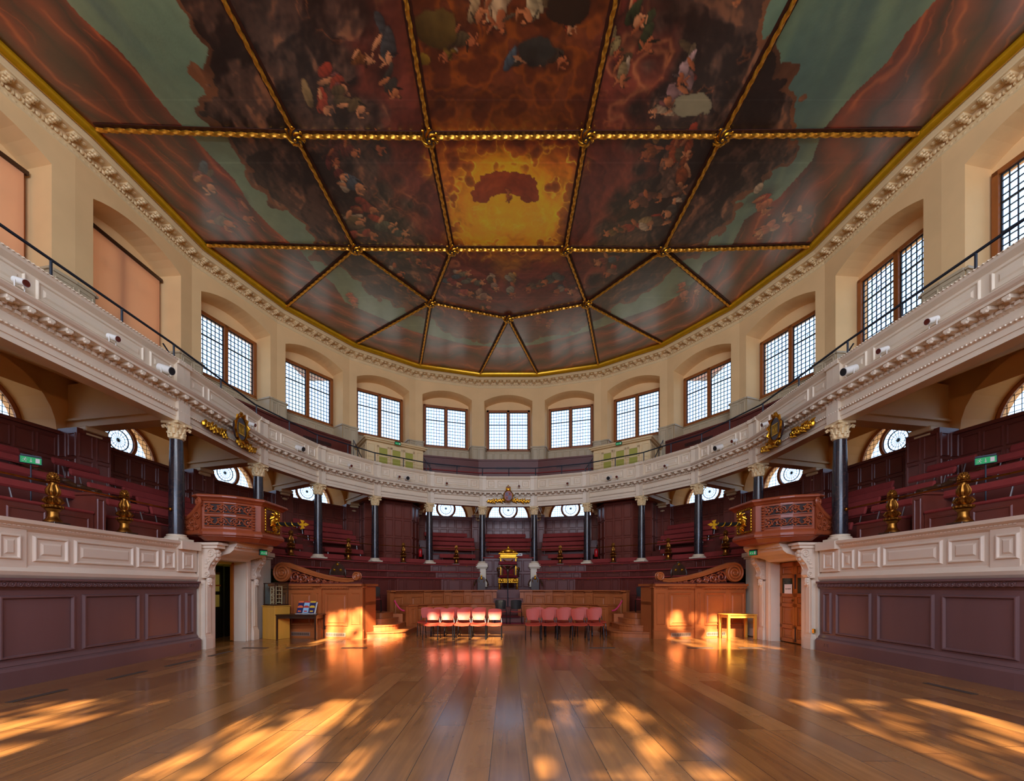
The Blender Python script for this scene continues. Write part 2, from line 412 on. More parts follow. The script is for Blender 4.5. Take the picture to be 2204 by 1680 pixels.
for k in range(NB):
    fr = Frame(WL[k], WL[k+1]); BAYS.append(fr)
    side = 'left' if k <= 4 else ('right' if k >= 14 else 'far')
    mb = walls[side]; uc = fr.L/2
    opw = min(OPW, fr.L-.6) if k not in (0, 18) else OPW
    hole = arch_pts(opw+.05, SILLZ, SPR, RISE); hole2 = arch_pts(opw-.06, SILLZ, SPR-.05, RISE)
    holed(mb, fr, uc, hole, 0, fr.L, 6.2, ZC+.3)
    reveal(mb, fr, uc, hole, hole2, 0, WT)
    # masonry at the window plane: around the rectangular window
    hw = WW/2
    whole = [(-hw, WH0), (-hw, WH1), (hw, WH1), (hw, WH0)]
    holed(mb, fr, uc, whole, uc-opw/2-.02, uc+opw/2+.02, SILLZ, SPR+RISE+.02, d=WT)
    reveal(stone, fr, uc, whole, whole, WT+.06, WT+.30)
    # lower wall: plaster with lunettes (not where the stair enclosures stand)
    lower = (k not in (7, 11))
    if lower:
        ho = half_pts(LR+.22, LS); hi = half_pts(LR, LS+.02)
        holed(mb, fr, uc, ho, 0, fr.L, 0.0, 7.4)
        reveal(mb, fr, uc, ho, hi, 0, WT)
        reveal(stone, fr, uc, hi, hi, WT+.06, WT+.30)
    else:
        mb.add([fr.p(0, 0, 0.0), fr.p(fr.L, 0, 0.0), fr.p(fr.L, 0, 7.4), fr.p(0, 0, 7.4)], [(0, 1, 2, 3)])
    # outer skin so that no daylight slips between the storeys
    so_ = MB()
    for (a, b_) in ((0.0, LS), (6.62, WH0), (WH1, ZC+.4)):
        mb.wbox(fr, -.2, fr.L+.2, WT+.02, WT+.05, a, b_)
    for (ua, ub) in ((-.2, uc-hw), (uc+hw, fr.L+.2)): mb.wbox(fr, ua, ub, WT+.02, WT+.05, WH0-.01, WH1+.01)
    if lower:
        holed(mb, fr, uc, half_pts(LR, LS), -.2, fr.L+.2, LS-.01, 6.65, d=WT+.04)
    else: mb.wbox(fr, -.2, fr.L+.2, WT+.02, WT+.05, LS-.1, 6.8)
for s_, mb in walls.items(): struct(mb.build('wall_'+s_, PLASTER))
struct(stone.build('trim_1', SAND))
# putty panelling: pier dado and the panelled niche bottoms
for k in range(NB):
    fr = BAYS[k]; uc = fr.L/2; opw = min(OPW, fr.L-.6); e = (fr.L-opw)/2
    for (a, b_) in ((0, e-.02), (fr.L-e+.02, fr.L)):
        dados.wbox(fr, a, b_, -.04, .0, 6.9, 9.2); dados.wbox(fr, a, b_, -.08, .0, 9.2, 9.27)
        dados.panel(Frame(fr.p(a, -.04, 0)[:2], fr.p(b_, -.04, 0)[:2]), .04, b_-a-.04, 8.45, 9.12, .03, .02)
    dados.wbox(fr, e, fr.L-e, WT-.05, WT-.001, SILLZ, 9.2); dados.wbox(fr, e, fr.L-e, WT-.12, WT, 9.2, 9.26)
    f2 = Frame(fr.p(e, WT-.05, 0)[:2], fr.p(fr.L-e, WT-.05, 0)[:2])
    for j in range(6): dados.panel(f2, .06+j*(opw-.12)/6, .02+(j+1)*(opw-.12)/6, 8.55, 9.12, .03, .02)
    for (u, s2) in ((e, 1), (fr.L-e, -1)):
        dados.wbox(fr, min(u, u+.03*s2), max(u, u+.03*s2), -.0, WT-.05, SILLZ, 9.2)
        dados.wbox(fr, min(u, u+.07*s2), max(u, u+.07*s2), -.05, WT-.05, 9.2, 9.26)
struct(dados.build('trim_2', PUTTY))

# ------------------------------------------------------------------ windows
def make_upper_window(k, n):
    fr = BAYS[k]; uc = fr.L/2; hw = WW/2
    root = bpy.data.objects.new('window_%d' % n, None); COL.objects.link(root); root['kind'] = 'structure'
    m = MB(); M = fr.M(uc, WT, 0); m.M = M
    fwd = .10
    for (x0, x1, z0, z1) in ((-hw, -hw+.13, WH0, WH1), (hw-.13, hw, WH0, WH1), (-.075, .075, WH0, WH1), (-hw, hw, WH1-.12, WH1), (-hw, hw, WH0, WH0+.1)):
        m.bev(x0, x1, -.09, .04, z0, z1, .012)
    m.bev(-hw, hw, -.13, .0, WH0-.04, WH0+.02, .01)
    part(m, 'window_frame', WINWOOD, root)
    l = MB(); l.M = M
    for (a, b_) in ((-hw+.13, -.075), (.075, hw-.13)):
        for j in range(1, 7): x = a+(b_-a)*j/7; l.box(x-.010, x+.010, -.012, .012, WH0+.1, WH1-.12)
        for j in range(1, 12):
            z = WH0+.1+(WH1-WH0-.22)*j/12; t = .022 if j == 8 else .010; l.box(a, b_, -.012-(t-.008), .012, z-t, z+t)
        for (p, q) in ((a, a+.03), (b_-.03, b_)): l.box(p, q, -.02, .02, WH0+.1, WH1-.12)
        l.box(a, b_, -.02, .02, WH0+.1, WH0+.13); l.box(a, b_, -.02, .02, WH1-.15, WH1-.12)
        l.tube([((a+b_)/2, -.03, WH0+1.55), ((a+b_)/2+.06, -.05, WH0+1.6)], .012, 6)
    part(l, 'leading', LEAD, root)
    g = MB(); g.M = M
    for (a, b_) in ((-hw+.13, -.075), (.075, hw-.13)): g.add([(a, .014, WH0+.1), (b_, .014, WH0+.1), (b_, .014, WH1-.12), (a, .014, WH1-.12)], [(0, 1, 2, 3)])
    part(g, 'pane', GLASS, root)
def make_lunette(k, n):
    fr = BAYS[k]; uc = fr.L/2
    root = bpy.data.objects.new('window_%d' % n, None); COL.objects.link(root); root['kind'] = 'structure'
    M = fr.M(uc, WT, 0)
    f_ = MB(); f_.M = M
    out = [(-(LR-.04)*math.cos(PI*i/24), -.02, LS+.06+(LR-.08)*math.sin(PI*i/24)) for i in range(25)]
    f_.tube(out, .06, 6); f_.tube([(-LR+.02, -.02, LS+.05), (LR-.02, -.02, LS+.05)], .06, 6)
    cz = LS+.56; rc = .50
    f_.tube([(rc*math.cos(2*PI*i/32), -.02, cz+rc*math.sin(2*PI*i/32)) for i in range(33)], .055, 6)
    part(f_, 'window_frame', WINWOOD, root)
    l = MB(); l.M = M
    for r_, t in ((.44, .009), (.30, .016), (.2, .007), (.05, .008)):
        l.tube([(r_*math.cos(2*PI*i/32), 0, cz+r_*math.sin(2*PI*i/32)) for i in range(33)], t, 5)
    for j in range(8):
        a = PI*j/8; l.tube([(-.45*math.cos(a), 0, cz-.45*math.sin(a)), (.45*math.cos(a), 0, cz+.45*math.sin(a))], .006, 5)
    # leading of the outer field: diagonal-curved grid as rays and rings clipped to the half round
    for j in range(-9, 10):
        x = j*.125
        h = math.sqrt(max(0, (LR-.08)**2-x*x))
        zz = [LS+.06+h*i/10 for i in range(11)]
        run = []
        for z in zz:
            if math.hypot(x, z-cz) > rc+.03: run.append((x, 0, z))
            else:
                if len(run) > 1: l.tube(run, .007, 4)
                run = []
        if len(run) > 1: l.tube(run, .007, 4)
    for j in range(1, 9):
        z = LS+.06+j*.125
        h = math.sqrt(max(0, (LR-.08)**2-(z-LS-.06)**2))
        run = []
        for i in range(41):
            x = -h+2*h*i/40
            if math.hypot(x, z-cz) > rc+.03: run.append((x, 0, z))
            else:
                if len(run) > 1: l.tube(run, .007, 4)
                run = []
        if len(run) > 1: l.tube(run, .007, 4)
    part(l, 'leading', LEAD, root)
    g = MB(); g.M = M
    hp = half_pts(LR-.03, LS+.03, 20)
    g.add([(u, .02, z) for u, z in hp], [tuple(range(len(hp)))])
    part(g, 'pane', GLASS, root)
n = 0
for k in range(2, 17):
    if k in (2, 3, 4): continue
    n += 1; make_upper_window(k, n)
for k in range(3, 16):
    if k not in (7, 11): n += 1; make_lunette(k, n)
# left windows with the blinds down
for k in (1, 2, 3, 4):
    n += 1; make_upper_window(k, n)
for k, lab in ((4, 'peach roller blind pulled down over tall upper window above left gallery'), (3, 'peach roller blind on the upper window nearest the viewer at left edge')):
    fr = BAYS[k]; b = thing('roller_blind', lab, 'blind', fr.p(fr.L/2, WT-.16, 9.3), fr.rot())
    m = MB(); m.box(-1.16, 1.16, 0, .004, 0, 2.2); part(m, 'blind_cloth', BLIND, b)
    m = MB(); m.bev(-1.24, 1.24, -.05, .05, 2.2, 2.31, .015); part(m, 'pelmet', DARKW, b)
    m = MB(); m.box(-1.16, 1.16, -.012, .012, -.03, 0); part(m, 'bottom_bar', DARKW, b)
# roof/outer lid
mb = MB(); mb.prism(offset(WL, .5), ZC+.32, ZC+.4); struct(mb.build('ceiling', PLASTER))

# ------------------------------------------------------------------ rear wall (behind the viewer) with its windows
mb = MB()
xs_lo = (-5.6, -2.2, 1.2, 4.8); lw, lz0, lz1 = 1.9, 5.1, 6.7
xs_hi = (-4.4, -1.3, 5.9); hw_, hz0, hz1 = 2.2, 9.4, 11.7
def rowwall(z0, z1, xs, w, a, b_):
    x = -12.6
    mb.box(-12.6, 12.6, SOUTH-.25, SOUTH, z0, a); mb.box(-12.6, 12.6, SOUTH-.25, SOUTH, b_, z1)
    for c in list(xs)+[None]:
        e = 12.6 if c is None else c-w/2
        mb.box(x, e, SOUTH-.25, SOUTH, a, b_)
        if c is not None: x = c+w/2
rowwall(0, 8, xs_lo, lw, lz0, lz1); rowwall(8, ZC+.3, xs_hi, hw_, hz0, hz1)
struct(mb.build('wall_back', PLASTER))

# ------------------------------------------------------------------ ceiling painting
def PX(x, y): k = HC/(HY-y); return ((x-CX)*k, F*k)      # photo pixel on the ceiling plane -> plan metres
def npnoise(x, y, seed=0):
    xi = np.floor(x).astype(np.int64); yi = np.floor(y).astype(np.int64); xf = x-xi; yf = y-yi
    def h(a, b_):
        q = (a*374761393+b_*668265263+seed*1442695) & 0xffffffff
        q = ((q ^ (q >> 13))*1274126177) & 0xffffffff
        return ((q ^ (q >> 16)) & 0xffff)/65535.0
    u = xf*xf*(3-2*xf); v = yf*yf*(3-2*yf)
    return (h(xi, yi)*(1-u)+h(xi+1, yi)*u)*(1-v)+(h(xi, yi+1)*(1-u)+h(xi+1, yi+1)*u)*v
def fbm(x, y, o=5, seed=0):
    s_, a, t = 0, .5, 0
    for i in range(o):
        s_ = s_+a*npnoise(x*2**i, y*2**i, seed+i*17); t += a; a *= .5
    return s_/t
STEP = .026
gx = np.arange(-11.2, 11.2+STEP, STEP); gy = np.arange(7.6, 22.6, STEP)
X, Y = np.meshgrid(gx, gy)
Yp = HY-F*HC/Y; Xp = CX+X*F/Y                     # where each point of the painting sits in the photograph
wx = (fbm(X*.9, Y*.9, 5, 3)-.5); wy = (fbm(X*.9, Y*.9, 5, 91)-.5)
def poly_x(pts, yy):                               # boundary x as a function of the angle about the apse centre
    pass
DRL = [(144,0),(168,30),(208,67),(255,107),(292,148),(322,191),(369,248),(410,289),(453,336),(504,386),(537,440),(581,487),(628,527),(647,539),(680,581),(718,611),(742,650),(799,676),(889,713),(1009,742),(1094,748),
       (1161,740),(1275,710),(1350,682),(1409,662),(1463,635),(1496,605),(1514,566),(1575,527),(1602,473),(1676,425),(1747,344),(1771,280),(1838,203),(1909,135),(1953,68),(2014,0)]
SKL = [(390,0),(393,20),(410,50),(447,101),(430,134),(428,175),(447,215),(433,235),(453,269),(487,309),(537,379),(574,433),(631,463),(685,510),(671,551),(703,572),(730,569),(754,590),(787,614),(793,635),(838,650),(889,671),(931,692),(979,727),(1094,744),
       (1158,734),(1248,706),(1272,695),(1313,674),(1320,659),(1367,644),(1412,620),(1439,590),(1466,563),(1508,545),(1532,506),(1588,473),(1585,435),(1635,395),(1696,348),(1710,304),(1706,263),(1717,203),(1693,152),(1693,111),(1663,81),(1635,44),(1656,0)]
def inside(pts, x, y):
    P = [PX(*p) for p in pts]; a, b_ = P[0], P[-1]
    P = [(a[0]*1.02, 7.0)]+P+[(b_[0]*1.02, 7.0)]
    r = np.zeros(x.shape, bool); j = len(P)-1
    for i in range(len(P)):
        xi, yi = P[i]; xj, yj = P[j]
        if yi != yj:
            c = ((yi > y) != (yj > y)) & (x < (xj-xi)*(y-yi)/(yj-yi)+xi); r ^= c
        j = i
    return r
scal = lambda s_: (np.abs(npnoise(X*s_, Y*s_, 5)-.5)*2)
cw = .14
def worley(x, y, seed=0):
    xi, yi = np.floor(x), np.floor(y); best = np.full(x.shape, 9.0)
    for i in (-1, 0, 1):
        for j in (-1, 0, 1):
            a, b_ = xi+i, yi+j; h1 = npnoise(a*7.3+.5, b_*5.1+.5, seed); h2 = npnoise(a*3.7+.5, b_*9.7+.5, seed+9)
            best = np.minimum(best, np.hypot(a+h1-x, b_+h2-y))
    return best
W1 = worley(X*1.5, Y*1.5, 2); W2 = worley(X*3.4, Y*3.4, 5)
sfac = 1+.075*(W1-.45)+.03*(W2-.45)
inC = inside(SKL, X*sfac, (Y-11.8)*sfac+11.8+wy*.1)
inD = inside(DRL, X+wx*.10, Y+wy*.10)
def c3(r, g, b_): return np.array(srgb(r, g, b_))
def mixc(a, b_, t): t = np.clip(t, 0, 1)[..., None]; return a*(1-t)+b_*t
def sm(x, a, b_): t = np.clip((x-a)/(b_-a), 0, 1); return t*t*(3-2*t)
n1 = fbm(X*.55, Y*.55, 6, 11); n2 = fbm(X*1.3+wx*3, Y*1.3+wy*3, 6, 23); n3 = fbm(X*6, Y*6, 4, 31)
# sky band
skyc = mixc(c3(136, 152, 112), c3(96, 126, 100), n1*1.1+sm(X, 0, 12)*.2)
streak = fbm((X-Y*.25)*1.0, (Y+X)*.12, 4, 41); skyc = mixc(skyc, c3(70, 98, 92), sm(streak, .55, .75)*.7)
# red drapery with sharp folds running along the border
th = np.arctan2(X, (Y-11.8)); rad = np.where(Y > 11.8, np.hypot(X, Y-11.8), np.abs(X)); al = np.where(Y > 11.8, th*9.5, np.sign(X)*(15+ (11.8-Y)))
ph = rad*1.15+al*.20+2.4*fbm(al*.22, rad*.30, 3, 51)+wx*.9
ph2 = ph*1.9+al*.35+wy*1.6
fold = 1-np.abs(np.mod(ph, 1)*2-1); fold2 = 1-np.abs(np.mod(ph2, 1)*2-1)
dr = mixc(c3(62, 18, 10), c3(140, 52, 26), sm(fold, .1, .95))
dr = mixc(dr, c3(96, 34, 18), (fold2*.6)*(1-fold*.5))
dr = mixc(dr, c3(204, 100, 50), np.clip((fold-.84)*7, 0, 1)*sm(n1, .36, .6)*.7)
dr = mixc(dr, c3(186, 82, 40), np.clip((fold2-.86)*7, 0, 1)*sm(n2, .42, .62)*.65)
dr = mixc(dr, c3(34, 12, 10), np.clip((.14-fold)*7, 0, 1)*.8)
dr = mixc(dr, c3(44, 18, 14), sm(n1, .55, .8)*.45)
# clouds in the middle: billowing forms shaded towards the golden opening
def billow(x, y, seed):
    s_, a, t = 0, .5, 0
    for i in range(5): s_ = s_+a*(1-np.abs(2*npnoise(x*2**i, y*2**i, seed+i*13)-1)); t += a; a *= .5
    return s_/t
gcx, gcy = PX(1092, 452)
B1 = billow(X*.42+wx*1.2, Y*.42+wy*1.2, 7); B2 = billow(X*1.1+wx*1.5, Y*1.1+wy*1.5, 61)
BS = (1-worley(X*.75+wx*1.2, Y*.75+wy*1.2, 33))*1.0+(1-W1)*.28+n1*.5
gyy, gxx = np.gradient(BS, STEP); dxg, dyg = gcx-X, gcy-Y; dl = np.hypot(dxg, dyg)+.3
lit = (gxx*dxg+gyy*dyg)/dl; lit = np.clip(-lit*.55, -.8, 1)
gl = np.sqrt(((Xp-1092)/165)**2+((Yp-452)/120)**2)+wx*.9
redb = mixc(c3(134, 62, 42), c3(96, 42, 30), n2*1.3)
dark = mixc(c3(36, 24, 20), c3(84, 60, 46), sm(n2+lit*.25, .35, .72))
dc = np.abs(Xp-1094)/(np.clip(1250-Yp, 200, 1300)/1250*690)+wx*.35
base = mixc(redb, dark, sm(dc+(.5-W1)*.22, .46, .60))
base = mixc(base, c3(176, 104, 62), np.exp(-((dc+(.5-W1)*.22-.47)/.018)**2)*.7*sm(n1, .35, .6))
base = mixc(base, c3(150, 96, 60), sm(lit, .35, .8)*sm(dc, .4, .6)*sm(n2, .45, .6)*.6)
ring_t = np.where(Y > 14.0, np.hypot(X, (Y-11.8)*.95), 0)
base = mixc(base, mixc(c3(112, 84, 70), c3(64, 46, 38), n2*1.2), sm(ring_t, 5.8, 7.2)*sm(B2, .3, .6)*.8)
toph = sm(-Yp, -120, 0)*sm(dc, .05, .3)
base = mixc(base, c3(52, 28, 18), toph*.5)
orange = mixc(c3(176, 92, 18), c3(124, 58, 16), sm(B1+n2*.3, .45, .95))
vertband = (1-sm(np.abs(Xp-1092)/(np.clip(1263-Yp, 1, 2000)/1263*235)+wx*.5, .75, 1.05))
base = mixc(base, orange, vertband*sm(-Yp, -590, -500)*(1-sm(-Yp, -330, -180)*.62))
glow = 1-sm(gl+(B2-.5)*.55, .35, 1.35)
base = mixc(base, c3(236, 162, 20), np.clip(glow*1.2, 0, 1)*vertband)
CFI = B1*.30+(1-W1)*.35+(1-W2)*.18+n1*.12+.06*sm(gl, .7, 1.6); puff = sm(CFI, .545, .565)*sm(gl, .50, .72)*vertband*sm(-Yp, -570, -540)
base = mixc(base, mixc(c3(160, 78, 20), c3(104, 46, 18), sm(CFI, .56, .66)), puff*.85)
PF = .62-.5*(BS-1.0)*.5; edge = np.exp(-((CFI-.538)/.012)**2)*sm(n2+.2, .4, .7)
base = mixc(base, c3(244, 176, 44), edge*vertband*(1-sm(gl, 1.0, 1.9))*.9*sm(-Yp, -570, -540))
base = mixc(base, c3(196, 112, 58), edge*(1-vertband)*sm(n1, .40, .6)*(1-sm(dc, .75, .95))*.5)
base = base*(1+.55*lit*(1-.6*glow))[..., None]
WL5 = worley(X*4.2, Y*4.2, 77); lob = np.hypot((Xp-1088)/66, (Yp-398)/29)+(WL5-.45)*.34
hole = np.hypot((Xp-1088)/46, (Yp-440)/30)
ar = ((lob < 1.0) | (np.hypot((Xp-1036)/21, (Yp-420)/16)+(WL5-.45)*.5 < 1) | (np.hypot((Xp-1140)/21, (Yp-420)/16)+(WL5-.45)*.5 < 1)) & (hole > .8)
base[ar] = (mixc(c3(104, 40, 20), c3(150, 66, 24), n2)*(1+.5*lit)[..., None])[ar]
# lit brown rims of the dark clouds next to the green sky
inC2 = inside(SKL, X*(sfac+.022+.03*(n1-.5)), (Y-11.8)*(sfac+.022+.03*(n1-.5))+11.8+wy*.1)
rim_m = inC & ~inC2
base[rim_m] = mixc(base, c3(128, 78, 44), n2*1.2)[rim_m]
base = base*(1+.35*vertband*sm(-Yp, -590, -500)*(1-sm(-Yp, -330, -250)))[..., None]
base = base*(1-.35*vertband*sm(-Yp, -285, -270))[..., None]
col = np.where(inC[..., None], base, np.where(inD[..., None], skyc, dr))
# groups of generic robed and winged figures, as soft rounded forms
rnd = np.random.RandomState(5)
FL = [(196, 116, 66), (178, 96, 52), (212, 140, 88)]
CLOTH = [(150, 52, 30), (92, 76, 52), (70, 84, 86), (150, 120, 72), (110, 46, 34), (176, 150, 116), (84, 66, 40), (120, 70, 62)]
def blob(cx_, cy_, rx, ry, ang, c, soft=.35, shade=True, folds=False):
    px, py = PX(cx_, cy_); k = HC/(HY-cy_)
    rx_m = rx*k; ry_m = ry*F*HC/(HY-cy_)**2
    x0, x1 = px-max(rx_m, ry_m)*1.8, px+max(rx_m, ry_m)*1.8; y0, y1 = py-max(rx_m, ry_m)*1.8, py+max(rx_m, ry_m)*1.8
    i0, i1 = np.searchsorted(gx, (x0, x1)); j0, j1 = np.searchsorted(gy, (y0, y1))
    if i1-i0 < 2 or j1-j0 < 2: return
    s_ = (slice(j0, j1), slice(i0, i1))
    dx = X[s_]-px+wx[s_]*.5*min(1, rx_m*1.5); dy = Y[s_]-py+wy[s_]*.5*min(1, rx_m*1.5)
    ca, sa = math.cos(ang), math.sin(ang); u = (dx*ca+dy*sa)/rx_m; v = (-dx*sa+dy*ca)/ry_m
    d = np.hypot(u, v)+(n3[s_]-.5)*.5; t = 1-sm(d, 1-min(soft, .9)*.3, 1.0) if soft < 1 else 1-sm(d, .3, 1.2)
    cc = c3(*c); tone = np.clip(.85+.42*(u*.6-v*.7)+.5*(n3[s_]-.5), .25, 1.5)[..., None] if shade else 1
    if folds: tone = tone*(.78+.5*np.abs(np.sin(u*4.2+v*1.5+wx[s_]*22+px)))[..., None]
    t = t*(1 if soft < 1 else .55)
    col[s_] = col[s_]*(1-t[..., None])+cc*tone*t[..., None]*.92
    if soft > 1: return
    e_ = np.exp(-((d-1)/.06)**2)[..., None]*.4; col[s_] = col[s_]*(1-e_)+c3(30, 16, 12)*e_
def figure(cx_, cy_, s_, ang, cloth=None):
    """a generic reclining robed figure: swirl of cloth, torso, limbs, head with hair"""
    fl = FL[rnd.randint(len(FL))]; cl_ = cloth or CLOTH[rnd.randint(len(CLOTH))]
    ca, sa = math.cos(ang), math.sin(ang); mir = 1 if rnd.rand() > .5 else -1
    P = lambda a, b_: (cx_+s_*(a*ca-mir*b_*sa), cy_+s_*(a*sa+mir*b_*ca))
    dk = tuple(int(v*.45) for v in cl_)
    blob(*P(-.9, .1), s_*1.15, s_*.62, -ang+rnd.uniform(-.4, .4), (48, 30, 24), 1.6)
    for _ in range(3): blob(*P(rnd.uniform(-1.5, -.4), rnd.uniform(-.35, .35)), s_*rnd.uniform(.35, .62), s_*rnd.uniform(.16, .30), -ang+rnd.uniform(-.9, .9), cl_ if rnd.rand() > .35 else CLOTH[rnd.randint(len(CLOTH))], folds=True)
    blob(*P(-.75, .22), s_*.42, s_*.12, -ang+.5*mir, fl)
    blob(*P(-.3, 0), s_*.5, s_*.30, -ang, cl_, folds=True)
    blob(*P(.08, 0), s_*.27, s_*.20, -ang, fl)
    blob(*P(.05, .27), s_*.22, s_*.075, -ang-1.0*mir, fl); blob(*P(.26, .36), s_*.20, s_*.055, -ang+.7*mir, fl)
    blob(*P(.0, -.25), s_*.24, s_*.07, -ang+1.1*mir, dk, folds=True)
    blob(*P(.44, -.02), s_*.115, s_*.10, 0, (70, 42, 24)); blob(*P(.40, .02), s_*.085, s_*.085, 0, fl)
for (x, y, s_, a, c) in [
    (735,190,52,.7,(150,58,34)),(700,235,40,.9,(160,62,36)),(775,235,44,.5,(90,70,40)),(835,120,48,1.2,(60,62,58)),(850,195,40,1.0,(56,52,42)),(790,130,36,.2,(120,70,30)),
    (1080,40,70,1.5,(196,158,110)),(1030,30,52,1.0,(160,128,84)),(1140,30,60,2.1,(176,150,104)),(960,120,34,1.9,(128,96,30)),(1010,90,46,.3,(72,60,36)),(1150,125,40,.1,(48,46,36)),(1205,130,42,.35,(60,50,36)),(1225,60,34,1.4,(160,60,24)),
    (1340,170,40,1.6,(140,116,74)),(1395,90,52,1.3,(52,60,34)),(1330,110,32,1.1,(150,130,80)),(1440,215,46,2.2,(150,112,104)),(1465,165,44,1.9,(176,140,130)),(1370,40,50,1.0,(44,56,30)),(1410,240,34,3.0,(168,140,104)),
    (760,330,34,.6,(100,44,34)),(815,320,34,1.3,(60,40,26)),(770,400,38,.4,(74,84,88)),(735,380,30,.8,(96,40,34)),(800,450,34,.3,(130,50,34)),(770,480,36,.5,(104,84,48)),(840,490,34,.4,(80,80,60)),(800,505,30,.2,(150,66,44)),(725,345,28,1.2,(92,44,36)),(870,505,26,.1,(70,74,60)),
    (1390,330,36,2.4,(136,72,28)),(1440,350,42,2.2,(150,66,20)),(1460,400,44,1.8,(128,62,26)),(1420,420,34,2.8,(110,80,60)),(1370,440,34,2.6,(96,56,40)),(1400,480,36,2.9,(84,66,50)),(1345,495,32,2.8,(150,56,34)),(1440,460,32,2.3,(72,66,56)),(1480,330,34,1.6,(150,70,30)),(1310,505,24,2.9,(120,90,50)),
    (1095,430,14,1.6,(170,90,40)),
    (450,400,40,.9,(130,52,26)),(490,480,40,.4,(120,96,70)),(530,470,34,1.2,(116,44,26)),
    (900,560,22,.4,(96,80,62)),(860,590,26,.8,(70,60,52)),(940,575,18,.2,(130,70,50)),(880,620,20,.6,(60,54,48)),
    (1005,590,22,.1,(120,110,80)),(985,610,20,.2,(140,60,48)),(1035,610,22,.1,(96,92,72)),(1065,620,20,1.3,(150,120,96)),(1105,610,14,1.5,(200,140,60)),(1100,632,24,1.5,(140,130,104)),(1140,620,22,2.6,(110,84,60)),(1175,605,24,2.9,(84,88,72)),(1200,625,22,2.7,(130,110,90)),(1230,630,20,2.9,(160,90,60)),(1050,640,22,.3,(150,110,84)),(1010,630,22,.1,(170,80,60)),
    (1290,565,26,2.6,(136,66,54)),(1310,590,22,2.3,(120,84,60)),
    (1650,450,34,1.2,(190,104,60)),(1700,470,36,2.7,(122,60,40)),(1635,500,30,2.6,(186,100,62)),(1475,640,22,1.2,(184,104,70)),(1500,625,18,2.2,(180,100,66)),(765,655,18,1.0,(190,96,66)),(855,705,18,.4,(160,104,80)),(1010,685,16,1.2,(176,92,60)),(1035,675,16,2.2,(180,96,60)),(1160,690,16,1.2,(176,96,66)),(1180,700,14,2.2,(176,96,66)),
    ]: figure(x, y, s_, a, c)
# pale figures' props: a drawing board and a dark tablet
blob(1490, 232, 42, 26, .1, (150, 140, 104), .1, False); blob(1225, 20, 46, 44, .05, (34, 26, 16), .05, False); blob(940, 60, 50, 44, 0, (92, 70, 26)); blob(910, 125, 16, 13, 0, (140, 104, 28)); blob(1150, 120, 40, 34, 0, (46, 48, 40))
col = col*(1.0+.30*n3[..., None])
# fine joints between the boards of the panels
for yy in (215, 350, 588, 640, 700): 
    d = np.abs(Y-F*HC/(HY-yy)); col = np.where((d < STEP*.8)[..., None], col*1.15+.01, col)
ny, nx = X.shape
vs = np.zeros((ny*nx, 3), np.float32); vs[:, 0] = X.ravel(); vs[:, 1] = Y.ravel(); vs[:, 2] = ZC
idx = np.arange(ny*nx, dtype=np.int32).reshape(ny, nx)
qd = np.stack([idx[:-1, :-1], idx[1:, :-1], idx[1:, 1:], idx[:-1, 1:]], -1).reshape(-1, 4)
me = bpy.data.meshes.new('painted_ceiling'); nf = len(qd)
me.vertices.add(ny*nx); me.vertices.foreach_set('co', vs.ravel()); me.loops.add(nf*4); me.loops.foreach_set('vertex_index', qd.ravel())
me.polygons.add(nf); me.polygons.foreach_set('loop_start', np.arange(0, nf*4, 4, dtype=np.int32))
ca_ = me.color_attributes.new('paint', 'FLOAT_COLOR', 'POINT'); cc = np.ones((ny*nx, 4), np.float32); cc[:, :3] = np.clip(col.reshape(-1, 3), 0, 1); ca_.data.foreach_set('color', cc.ravel())
me.update(calc_edges=True); me.validate()
pm = bpy.data.materials.new('varnished_ceiling_painting'); pm.use_nodes = True; n_ = pm.node_tree; pb = n_.nodes['Principled BSDF']
at = n_.nodes.new('ShaderNodeVertexColor'); at.layer_name = 'paint'; n_.links.new(at.outputs[0], pb.inputs['Base Color'])
tx = n_.nodes.new('ShaderNodeTexCoord'); nz = n_.nodes.new('ShaderNodeTexNoise'); nz.inputs['Scale'].default_value = 3; nz.inputs['Detail'].default_value = 8; n_.links.new(tx.outputs['Object'], nz.inputs['Vector'])
mr = n_.nodes.new('ShaderNodeMapRange'); mr.inputs['To Min'].default_value = .30; mr.inputs['To Max'].default_value = .50; n_.links.new(nz.outputs['Fac'], mr.inputs['Value']); n_.links.new(mr.outputs[0], pb.inputs['Roughness'])
bpn = n_.nodes.new('ShaderNodeBump'); bpn.inputs['Strength'].default_value = .25; bpn.inputs['Distance'].default_value = .01
nz2 = n_.nodes.new('ShaderNodeTexNoise'); nz2.inputs['Scale'].default_value = 22; nz2.inputs['Detail'].default_value = 4; n_.links.new(tx.outputs['Object'], nz2.inputs['Vector']); n_.links.new(nz2.outputs['Fac'], bpn.inputs['Height']); n_.links.new(bpn.outputs[0], pb.inputs['Normal'])
pb.inputs['Coat Weight'].default_value = 1; pb.inputs['Coat IOR'].default_value = 1.8; pb.inputs['Coat Roughness'].default_value = .26
me.materials.append(pm)
po = bpy.data.objects.new('painted_ceiling', me); COL.objects.link(po)
tag(po, 'painted ceiling of clouds, robed figures, green sky and red drapery', 'ceiling painting')
mb = MB(); mb.add([(-11.7, -5, ZC), (11.7, -5, ZC), (11.7, 7.62, ZC), (-11.7, 7.62, ZC)], [(0, 1, 2, 3)])
struct(mb.build('ceiling', mat('brown_ceiling_paint', srgb(96, 56, 36), .6, var=.4, scale=.6)))

